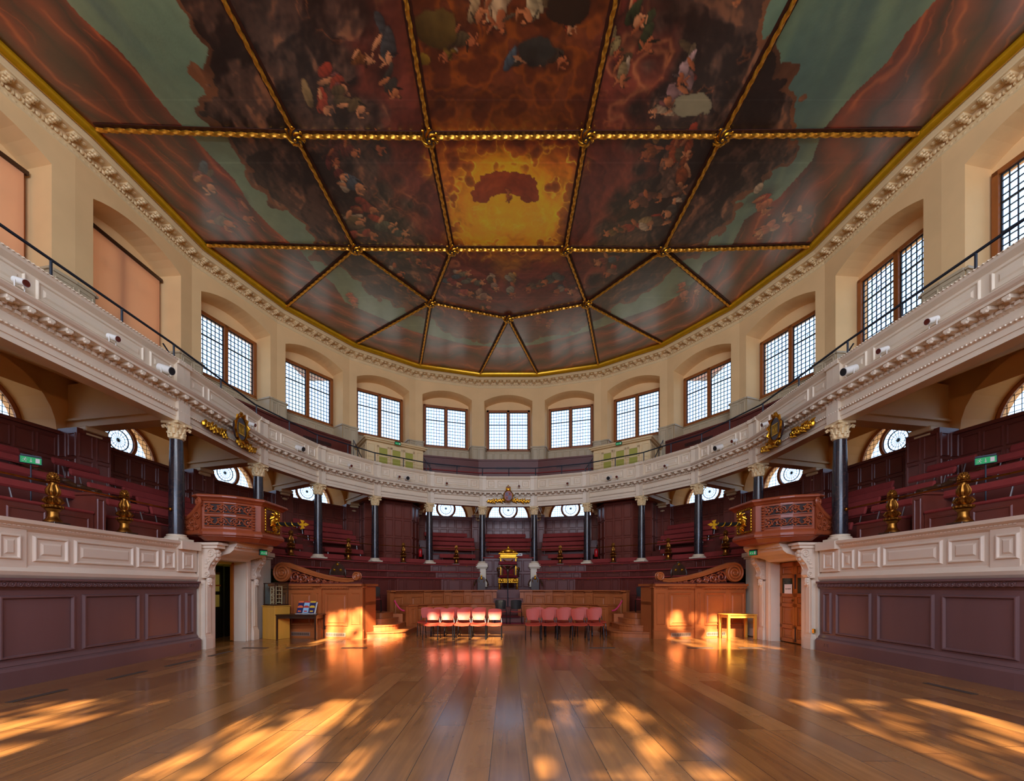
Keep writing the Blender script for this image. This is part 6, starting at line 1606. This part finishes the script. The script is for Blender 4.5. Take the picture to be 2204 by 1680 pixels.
# ------------------------------------------------------------------ chairs
def make_chair(shell_m, name='stacking_chair'):
    t = thing(name, '', 'chair')
    # seat
    def slab(rows, th, name, mt):
        """rows: list of (list of x,y,z across)"""
        n = len(rows[0]); m = MB(); vs = []
        for r in rows: vs += r
        k = len(vs); N = []
        for j, r in enumerate(rows):
            for i, p in enumerate(r):
                a = Vector(rows[min(j+1, len(rows)-1)][i])-Vector(rows[max(j-1, 0)][i]); b = Vector(r[min(i+1, n-1)])-Vector(r[max(i-1, 0)]); c = b.cross(a).normalized(); N.append(Vector(p)-c*th)
        fs = []
        R = len(rows)
        for j in range(R-1):
            for i in range(n-1):
                a = j*n+i; fs += [(a, a+1, a+n+1, a+n), (k+a, k+a+n, k+a+n+1, k+a+1)]
        for i in range(n-1): fs += [(i, k+i, k+i+1, i+1), ((R-1)*n+i, (R-1)*n+i+1, k+(R-1)*n+i+1, k+(R-1)*n+i)]
        for j in range(R-1): fs += [(j*n, (j+1)*n, k+(j+1)*n, k+j*n), (j*n+n-1, k+j*n+n-1, k+(j+1)*n+n-1, (j+1)*n+n-1)]
        m.add(vs+N, fs); return part(m, name, mt, t, True)
    rows = []
    for j in range(7):
        y = -.22+.42*j/6; w = .215+.012*math.sin(PI*j/6); z = .455-.02*math.sin(PI*j/6)-(.025 if j == 0 else 0)
        rows.append([(w*(-1+2*i/6), y, z-.02*(1-abs(-1+2*i/6)**2)+.02) for i in range(7)])
    slab(rows, .035, 'seat', shell_m if shell_m is not BLACKP else CUSH)
    rows = []
    for j in range(8):
        s_ = j/7; z = .55+.34*s_; w = .155+.044*min(1, s_*2.2)-(.008 if j == 7 else 0); y = .19+.07*s_
        rows.append([(w*(-1+2*i/6), y+.03*(1-abs(-1+2*i/6)**2), z-(.02*abs(-1+2*i/6)**3 if j == 7 else 0)) for i in range(7)])
    slab(rows, .03, 'backrest', shell_m)
    m = MB()
    for x in (-.215, .215):
        m.tube([(x, -.19, .435), (x, .19, .43), (x*.93, .23, .52), (x*.85, .245, .62)], .012, 6)
    m.tube([(-.215, -.15, .428), (.215, -.15, .428)], .01, 6); m.tube([(-.215, .15, .428), (.215, .15, .428)], .01, 6)
    part(m, 'frame', BLACKP, t, True)
    for x in (-.215, .215):
        m = MB(); m.tube([(x, -.16, .43), (x*1.04, -.235, .02)], .0125, 8); m.lathe([(.017, 0), (.017, .03)], (x*1.04, -.235, 0), 8); part(m, 'leg', STEEL if False else mat('black_chrome_leg', srgb(60, 62, 68), .22, .9), t, True)
        m = MB(); m.tube([(x, .10, .43), (x*1.04, .26, .02)], .0125, 8); m.lathe([(.017, 0), (.017, .03)], (x*1.04, .26, 0), 8); part(m, 'leg', mat('black_chrome_leg', (0, 0, 0)), t, True)
    return t
red0 = make_chair(REDPL); redk = list(red0.children)
first = True
def dup(r, kids, loc, rz, label, group):
    o = r.copy(); COL.objects.link(o)
    for c in kids: d = c.copy(); COL.objects.link(d); d.parent = o
    o.location = loc; o.rotation_euler = (0, 0, rz); o['label'] = label; o['group'] = group; return o
rows = [(-2.30, -1.86, -1.37, -.90, -.42), (-2.66, -2.24, -1.80, -1.36, -.92), (.74, 1.21, 1.67, 2.12, 2.60), (.95, 1.42, 1.87, 2.42, 2.88)]
rg = random.Random(9)
for r, xs in enumerate(rows):
    for i, x in enumerate(xs):
        bl = 'left' if r < 2 else 'right'; fr_ = 'front' if r % 2 == 0 else 'back'
        y = 12.20 if r % 2 == 0 else 13.1
        lab = '%s red shell chair from the left in the %s row of the %s block' % (ORD[i], fr_, bl)
        if first: red0.location = (x, y, 0); red0['label'] = lab; red0['group'] = 'red shell chairs on the floor'; red0.rotation_euler = (0, 0, rg.uniform(-.03, .03)); first = False
        else: dup(red0, redk, (x, y, 0), rg.uniform(-.04, .04), lab, 'red shell chairs on the floor')
bk0 = make_chair(BLACKP); bkk = list(bk0.children)
bl_ = [((-.29, 15.38, .19), PI, 'black-backed chair in the throne gap, left of the pair'), ((.29, 15.38, .19), PI, 'black-backed chair in the throne gap, right of the pair'),
       ((-4.72, 14.35, .68), PI+.25, 'black-backed chair with red seat at the head of the left curved steps'), ((4.72, 14.35, .68), PI-.25, 'black-backed chair with red seat at the head of the right curved steps')]
bk0.location = bl_[0][0]; bk0.rotation_euler = (0, 0, PI); bk0['label'] = bl_[0][2]; bk0['group'] = 'black-backed chairs'
for l_, rz, lb in bl_[1:]: dup(bk0, bkk, l_, rz, lb, 'black-backed chairs')

# ------------------------------------------------------------------ tables, display case, leaflets
t = thing('wooden_table', 'dark wooden side table holding leaflets before the left dais', 'table', (-6.23, 12.22, 0), math.radians(-4))
m = MB(); m.bev(-.66, .66, -.30, .30, .715, .745, .006); part(m, 'tabletop', DARKW, t)
m = MB(); m.box(-.60, .60, -.26, -.24, .62, .715); m.box(-.60, .60, .24, .26, .62, .715); m.box(-.60, -.58, -.26, .26, .62, .715); m.box(.58, .60, -.26, .26, .62, .715); part(m, 'apron', DARKW, t)
for x in (-.60, .60):
    for y in (-.25, .25): m = MB(); m.bev(x-.03, x+.03, y-.03, y+.03, 0, .715, .005); part(m, 'leg', DARKW, t)
m = MB(); m.tube([(-.2, -.265, .66), (-.14, -.285, .655), (-.08, -.265, .66)], .006, 6); part(m, 'drawer_pull', IRON, t)
t = thing('wooden_table', 'pale honey-wood table standing before the sunlit right dais', 'table', (6.92, 12.28, 0), math.radians(4))
m = MB(); m.bev(-.46, .46, -.26, .26, .715, .745, .006); part(m, 'tabletop', LIGHTW, t)
m = MB(); m.box(-.40, .40, -.22, -.20, .63, .715); m.box(-.40, .40, .20, .22, .63, .715); m.box(-.42, -.40, -.22, .22, .63, .715); m.box(.40, .42, -.22, .22, .63, .715); part(m, 'apron', LIGHTW, t)
for x in (-.41, .41):
    for y in (-.21, .21): m = MB(); m.bev(x-.035, x+.035, y-.035, y+.035, 0, .715, .005); part(m, 'leg', LIGHTW, t)
hd = thing('leaflet_holder', 'clear leaflet rack full of visitor leaflets on the dark table', 'leaflet rack', (-6.10, 12.24, .745), math.radians(-6))
m = MB(); m.bev(-.29, .29, -.08, .10, 0, .012, .003); m.M = Matrix.Translation((0, .03, .01)) @ Matrix.Rotation(math.radians(-20), 4, 'X'); m.bev(-.29, .29, .0, .008, 0, .36, .002); part(m, 'rack', WHITEP, hd)
lc = [(srgb(40, 40, 90), srgb(235, 110, 60)), (srgb(150, 190, 220), srgb(190, 60, 50)), (srgb(40, 40, 90), srgb(230, 180, 50))]
for j in range(3):
    for kk in range(2):
        lf = thing('leaflet', '%s leaflet from the left in the %s tier of the rack' % (['first', 'middle', 'last'][j], ['lower', 'upper'][kk]), 'leaflet', (0, 0, 0), 0, 'leaflets in the rack')
        lf.location = (Matrix.Translation((-6.10, 12.24, .745)) @ Matrix.Rotation(math.radians(-6), 4, 'Z') @ Matrix.Translation((-.19+.19*j, -.02+.055*kk, .03+.15*kk))).translation; lf.rotation_euler = (math.radians(-20), 0, math.radians(-6))
        m = MB(); m.box(-.085, .085, -.012, 0, 0, .21); part(m, 'cover', mat('leaflet_%s' % ['navy', 'sky', 'indigo'][j], lc[j][0], .4), lf)
        m = MB(); m.box(-.085, .085, -.014, -.012, .16, .21); m.box(-.05, .05, -.014, -.012, .03, .07); part(m, 'title_band', mat('leaflet_band_%s' % ['orange', 'red', 'yellow'][j], lc[j][1], .4), lf)
pl = thing('display_plinth', 'honey-veneered display plinth beside the left doorway', 'plinth', (-7.02, 12.30, 0), math.radians(-28))
m = MB(); m.bev(-.30, .30, -.24, .24, 0, .97, .006); part(m, 'body', LIGHTW, pl); m = MB(); m.bev(-.32, .32, -.26, .26, .97, 1.0, .004); part(m, 'top', LIGHTW, pl)
dc_ = thing('display_case', 'glass display case with a pale wooden tower model on the plinth', 'display case', (-7.02, 12.30, 1.0), math.radians(-28))
m = MB()
for x in (-.26, .26):
    for y in (-.2, .2): m.bev(x-.012, x+.012, y-.012, y+.012, .03, .66, .002)
m.bev(-.28, .28, -.22, .22, 0, .04, .004)
for z in (.66,):
    for (a, b_, c, d) in ((-.28, .28, -.22, -.19), (-.28, .28, .19, .22), (-.28, -.25, -.22, .22), (.25, .28, -.22, .22)): m.box(a, b_, c, d, z-.01, z+.015)
part(m, 'frame', DARKW, dc_)
m = MB(); m.box(-.25, .25, -.205, -.20, .04, .65); m.box(-.25, .25, .2, .205, .04, .65); m.box(-.265, -.26, -.19, .19, .04, .65); m.box(.26, .265, -.19, .19, .04, .65); part(m, 'glass', GLASS, dc_)
m = MB()
for z in (.08, .2, .32, .44, .56): m.bev(-.14, .14, -.1, .1, z, z+.015, .002)
for x in (-.13, 0, .13):
    for y in (-.09, .09): m.bev(x-.01, x+.01, y-.01, y+.01, .04, .58, .002)
for z in (.08, .32): m.tube([(-.13, -.09, z), (.13, -.09, z+.12)], .008, 5); m.tube([(.13, -.09, z+.12), (-.13, -.09, z+.24)], .008, 5)
part(m, 'tower_model', mat('pale_balsa', srgb(214, 180, 130), .6), dc_)

# floor plates
zs_ = [(-6.70, 5.8, 0), (-6.70, 7.16, 0), (-6.68, 8.3, 0), (-6.70, 9.48, 0), (-6.45, 10.37, 1), (-5.33, 10.37, 1), (-3.93, 10.37, 1), (2.4, 10.37, 1), (4.9, 10.37, 1), (6.2, 10.37, 1), (6.74, 6.22, 0)]
zl = ['nearest the camera on the left', 'second from the camera along the left box', 'third from the camera along the left box', 'by the left doorway', 'before the display plinth', 'before the dark side table', 'before the left dais corner', 'right of the red chairs', 'before the right dais', 'before the honey table', 'beside the right box']
for (x, y, c), lb in zip(zs_, zl):
    m = MB(); w, l = (.32, .055) if c else (.055, .35); m.bev(x-w, x+w, y-l, y+l, 0, .008, .002)
    o = m.build('floor_plate', mat('dull_floor_plate', srgb(84, 70, 62), .5, .3)); tag(o, 'thin dark floor plate '+lb, 'floor plate', 'dark floor plates')

# ------------------------------------------------------------------ floodlights and cameras on the cornice
CORN = offset(CL, -.30)
def on_cornice(px):
    r = (px-CX)/F
    for a, b_ in zip(CORN[:-1], CORN[1:]):
        fa, fb = a[0]-r*a[1], b_[0]-r*b_[1]
        if fa*fb <= 0 and min(a[1], b_[1]) > 2:
            t = fa/(fa-fb); return lerp(a, b_, t), math.atan2(b_[1]-a[1], b_[0]-a[0])
def make_spot(big):
    t = thing('floodlight' if big else 'spotlight', '', 'floodlight' if big else 'spotlight')
    r, l = (.085, .30) if big else (.055, .2)
    T = Matrix.Translation((0, -.02, .16)) @ Matrix.Rotation(math.radians(18), 4, 'X')
    m = MB(); m.M = T; m.lathe([(r*.6, l*.62), (r, l*.5), (r, -l*.45), (r*1.05, -l*.5)], n=20, axis='y'); part(m, 'housing', WHITEP, t, True)
    m = MB(); m.M = T; m.lathe([(r*.96, -l*.505), (r*.9, -l*.52), (r*.5, -l*.50)], n=20, axis='y'); part(m, 'lens', BLACKP if big else mat('red_brown_lens', srgb(96, 40, 30), .1), t, True)
    m = MB(); m.bev(-.05, .05, -.06, .08, -.03, .0, .004); m.tube([(r+.01, 0, .16), (r+.01, 0, .03), (0, 0, 0), (-r-.01, 0, .03), (-r-.01, 0, .16)], .008, 6); part(m, 'yoke', WHITEP, t)
    return t
sp_ = [(42, 0, .5), (242, 0, .5), (355, 1, .4), (541, 0, .3), (645, 1, .1), (753, 0, .1), (858, 0, .1), (875, 1, .0), (961, 0, .0), (1117, 0, 0), (1222, 0, 0), (1312, 1, -.1), (1329, 0, -.1), (1434, 0, -.1), (1547, 1, -.1), (1581, 0, -.1), (1648, 0, -.3), (1830, 1, -.4), (1902, 0, -.5), (2008, 0, -.5)]
SL = {42: 'at the far left edge of the photo', 242: 'under the left roller blind', 355: 'over the column at the end of the left side box', 541: 'beside the left gilt crest', 645: 'in the bay right of the left gilt crest', 753: 'over the dark column third from the left pulpit side', 858: 'left beside the large lamp below the left vestibule', 875: 'below the left vestibule', 961: 'left of centre between vestibule and royal arms', 1117: 'just right of the royal arms',
      1222: 'right of centre, second from the royal arms', 1312: 'below the right vestibule', 1329: 'right beside the large lamp below the right vestibule', 1434: 'below the third window right of centre', 1547: 'in the bay left of the right gilt crest', 1581: 'between the right gilt crest and a large lamp', 1648: 'beside the right gilt crest', 1830: 'over the column at the end of the right side box', 1902: 'second from the right edge on the gallery cornice', 2008: 'nearest the right edge on the gallery cornice'}
pro = {}
for px, big, _ in sp_:
    (p, rz) = on_cornice(px)
    if big not in pro: t = make_spot(big); pro[big] = (t, list(t.children))
    else: t = dup(pro[big][0], pro[big][1], (0, 0, 0), 0, '', '')
    t.location = (p[0], p[1], 6.245); t.rotation_euler = (0, 0, rz)
    t['label'] = ('large black-lensed white floodlight ' if big else 'small white spotlight ')+SL[px]; t['group'] = 'floodlights on the gallery cornice' if big else 'spotlights on the gallery cornice'

# ------------------------------------------------------------------ crests and swags
def swag(m, x0, x1, z0, z1, n=11):
    for i in range(n):
        t = i/(n-1); x = x0+(x1-x0)*t; z = z0+(z1-z0)*t+.02*math.sin(i*2.2)
        m.ball((x, -.05, z), .055, .04, .05, 6, 4)
        sg = 1 if i % 2 else -1; m.tube([(x, -.05, z), (x+.03, -.07, z+sg*.05), (x+.09, -.05, z+sg*.075)], .02, 5, rs=[.03, .03, .008])
for k, lb in ((4, 'left'), (14, 'right')):
    fr = cfr(k, -.46); t = thing('gilt_crest', 'gilded heraldic shield with leafy side swags on the gallery above the %s pulpit' % lb, 'crest', fr.p(fr.L/2, 0, 5.5), fr.rot())
    m = MB(); n_ = 16; P_ = [(.20*math.cos(2*PI*i/n_), .45+.30*math.sin(2*PI*i/n_)) for i in range(n_)]; m.add([(x, -.07, z) for x, z in P_]+[(x, .05, z) for x, z in P_], [tuple(range(n_)), tuple(range(n_, 2*n_))[::-1]]+[(i, (i+1) % n_, n_+(i+1) % n_, n_+i) for i in range(n_)])
    part(m, 'shield', mat('dark_shield_ground', srgb(52, 34, 34), .4), t)
    m = MB(); m.tube([(.24*math.cos(2*PI*i/24), -.07, .45+.34*math.sin(2*PI*i/24)) for i in range(25)], .03, 6)
    for i in range(12):
        a = 2*PI*i/12; m.tube([(.24*math.cos(a), -.07, .45+.34*math.sin(a)), (.31*math.cos(a+.25), -.10, .45+.42*math.sin(a+.25)), (.26*math.cos(a+.5), -.07, .45+.40*math.sin(a+.5))], .03, 6, rs=[.03, .035, .012])
    for i in range(5): m.bev(-.12+.05*i, -.10+.05*i, -.085, -.07, .30, .58, .003)
    m.bev(-.13, .13, -.085, -.07, .56, .59, .003); m.bev(-.13, .13, -.085, -.07, .28, .31, .003); m.ball((0, -.08, .84), .07, .04, .07)
    part(m, 'gilt_scrollwork', GOLD, t, True)
    for sg in (-1, 1): m = MB(); swag(m, sg*.26, sg*1.05, .20, .20, 14); m.v = [(x, y*1.4+.28, (z-.2)*1.5+.20) for x, y, z in m.v]; part(m, 'leafy_swag', GOLD, t, True)
fr = cfr(9, -.46); t = thing('royal_arms', 'crowned painted coat of arms with gilt swags at the centre of the gallery', 'crest', fr.p(fr.L/2, 0, 5.55), fr.rot())
m = MB(); n_ = 18; P_ = [(.20*math.cos(2*PI*i/n_), .34+.25*math.sin(2*PI*i/n_)) for i in range(n_)]; m.add([(x, -.05, z) for x, z in P_]+[(x, .05, z) for x, z in P_], [tuple(range(n_)), tuple(range(n_, 2*n_))[::-1]]+[(i, (i+1) % n_, n_+(i+1) % n_, n_+i) for i in range(n_)])
part(m, 'shield', mat('crimson_quarter', srgb(140, 36, 24), .4), t)
m = MB(); m.bev(-.13, -.002, -.06, -.05, .35, .50, .002); m.bev(.002, .13, -.06, -.05, .17, .33, .002); part(m, 'blue_quarters', mat('blue_quarter', srgb(40, 56, 110), .4), t)
m = MB(); m.tube([(.21*math.cos(2*PI*i/24), -.06, .34+.26*math.sin(2*PI*i/24)) for i in range(25)], .025, 6)
for q in ((-.07, .43), (.07, .24)): 
    for d in ((0, .03), (-.03, -.02), (.03, -.02)): m.ball((q[0]+d[0], -.065, q[1]+d[1]), .014, .01, .018, 6, 4)
for q in ((.07, .43), (-.07, .24)): 
    for d in (.04, 0, -.04): m.ball((q[0], -.06, q[1]+d), .04, .012, .012, 6, 4)
m.lathe([(.12, .60), (.12, .66)], (0, -.02, 0), 14); 
for a in range(5): x = -.1+.05*a; m.ball((x, -.1, .69), .02, .02, .03, 6, 4)
m.tube([(-.11, -.04, .66), (-.09, -.05, .76), (0, -.06, .80), (.09, -.05, .76), (.11, -.04, .66)], .018, 6); m.ball((0, -.06, .83), .03)
part(m, 'gilt_crown_and_garter', GOLD, t, True)
m = MB(); m.ball((0, -.03, .71), .09, .06, .06); part(m, 'crimson_cap', VELVET, t)
for sg in (-1, 1): m = MB(); swag(m, sg*.22, sg*.98, .16, .12, 14); m.v = [(x, y+.26, (z-.14)*1.4+.16) for x, y, z in m.v]; part(m, 'leafy_swag', GOLD, t, True)

# ------------------------------------------------------------------ signs, extinguishers
for s_, sn in ((-1, 'left'), (1, 'right')):
    exit_sign((s_*9.35, 7.96, 4.03), s_*-.95 if s_ > 0 else .95, 'green exit sign standing among the %s side benches' % sn, .27, .12)
    m = MB(); m.tube([(s_*9.37, 7.98, 3.2), (s_*9.37, 7.98, 3.98)], .012, 6); o = m.build('sign_post', IRON); tag(o, 'thin post carrying the exit sign among the %s side benches' % sn, 'post')
    e = thing('fire_extinguisher', 'small red fire extinguisher by the %s stair enclosure under the gallery' % sn, 'fire extinguisher', (s_*4.22, 19.52, 3.0))
    m = MB(); m.lathe([(.07, 0), (.09, .03), (.09, .32), (.06, .38), (.03, .40)], n=16); part(m, 'cylinder', mat('extinguisher_red', srgb(190, 20, 26), .3), e, True)
    m = MB(); m.tube([(0, 0, .4), (0, -.02, .46), (.07, -.04, .47)], .014, 6); m.tube([(0, -.02, .44), (.1, -.03, .36), (.1, -.03, .12)], .01, 6); part(m, 'valve_and_hose', BLACKP, e, True)
w_ = thing('wall_sign', 'small white twin notice on the panelling right of the throne back', 'notice', (.46, 19.66, 3.12)); m = MB(); m.bev(-.22, .22, -.01, .01, -.06, .06, .003); part(m, 'plate', WHITEP, w_)
m = MB(); m.box(-.17, -.05, -.014, -.01, -.02, .02); m.box(.05, .17, -.014, -.01, -.02, .02); part(m, 'printed_marks', BLACKP, w_)
m = MB(); m.box(.1-.1, .1+.8, 19.69, 19.72, 2.98, 3.2); 

# ------------------------------------------------------------------ trees outside the south wall; the sun shines through them
def tree(x, y, h, seed, lab, dens=3.65):
    rg = random.Random(seed); br = MB(); lv = MB()
    def leaf(p):
        for _ in range(2):
            q = p+Vector((rg.gauss(0, .22), rg.gauss(0, .22), rg.gauss(0, .18))); a, b_ = Vector([rg.gauss(0, 1) for _ in range(3)]).normalized(), None
            b_ = a.orthogonal().normalized(); s_ = rg.uniform(.14, .28); c = a.cross(b_)
            lv.add([q-b_*s_, q+c*s_*.6, q+b_*s_, q-c*s_*.6], [(0, 1, 2, 3)])
    def grow(p, d, l, r, n):
        q = p+d*l; br.tube([p, (p+q)/2+Vector((rg.gauss(0, .05), rg.gauss(0, .05), 0))*l, q], r, 6, rs=[r, r*.85, r*.7])
        if n == 0:
            for _ in range(int(dens)+(rg.random() < dens % 1)): leaf(p+(q-p)*rg.random())
            return
        for _ in range(3):
            dd = (d+Vector((rg.gauss(0, .5), rg.gauss(0, .5), rg.gauss(.05, .4)))).normalized(); grow(q, dd, l*rg.uniform(.6, .82), r*.6, n-1)
    grow(Vector((0, 0, 0)), Vector((0, 0, 1)), h*.42, .22, 5)
    t = thing('courtyard_tree', lab, 'tree', (x, y, -1.0)); part(br, 'trunk_and_branches', BARK, t); part(lv, 'foliage', LEAF, t)
tree(-5.5, -11.5, 13, 4, 'leafy tree outside the south wall, westernmost', 5.6); tree(-.9, -12.0, 14, 12, 'leafy tree outside the south wall, middle', 4.6); tree(-2.9, -9.8, 12.5, 33, 'slighter leafy tree outside the south wall, nearest the wall', 3.2); tree(5.0, -11.5, 13, 21, 'leafy tree outside the south wall, easternmost')
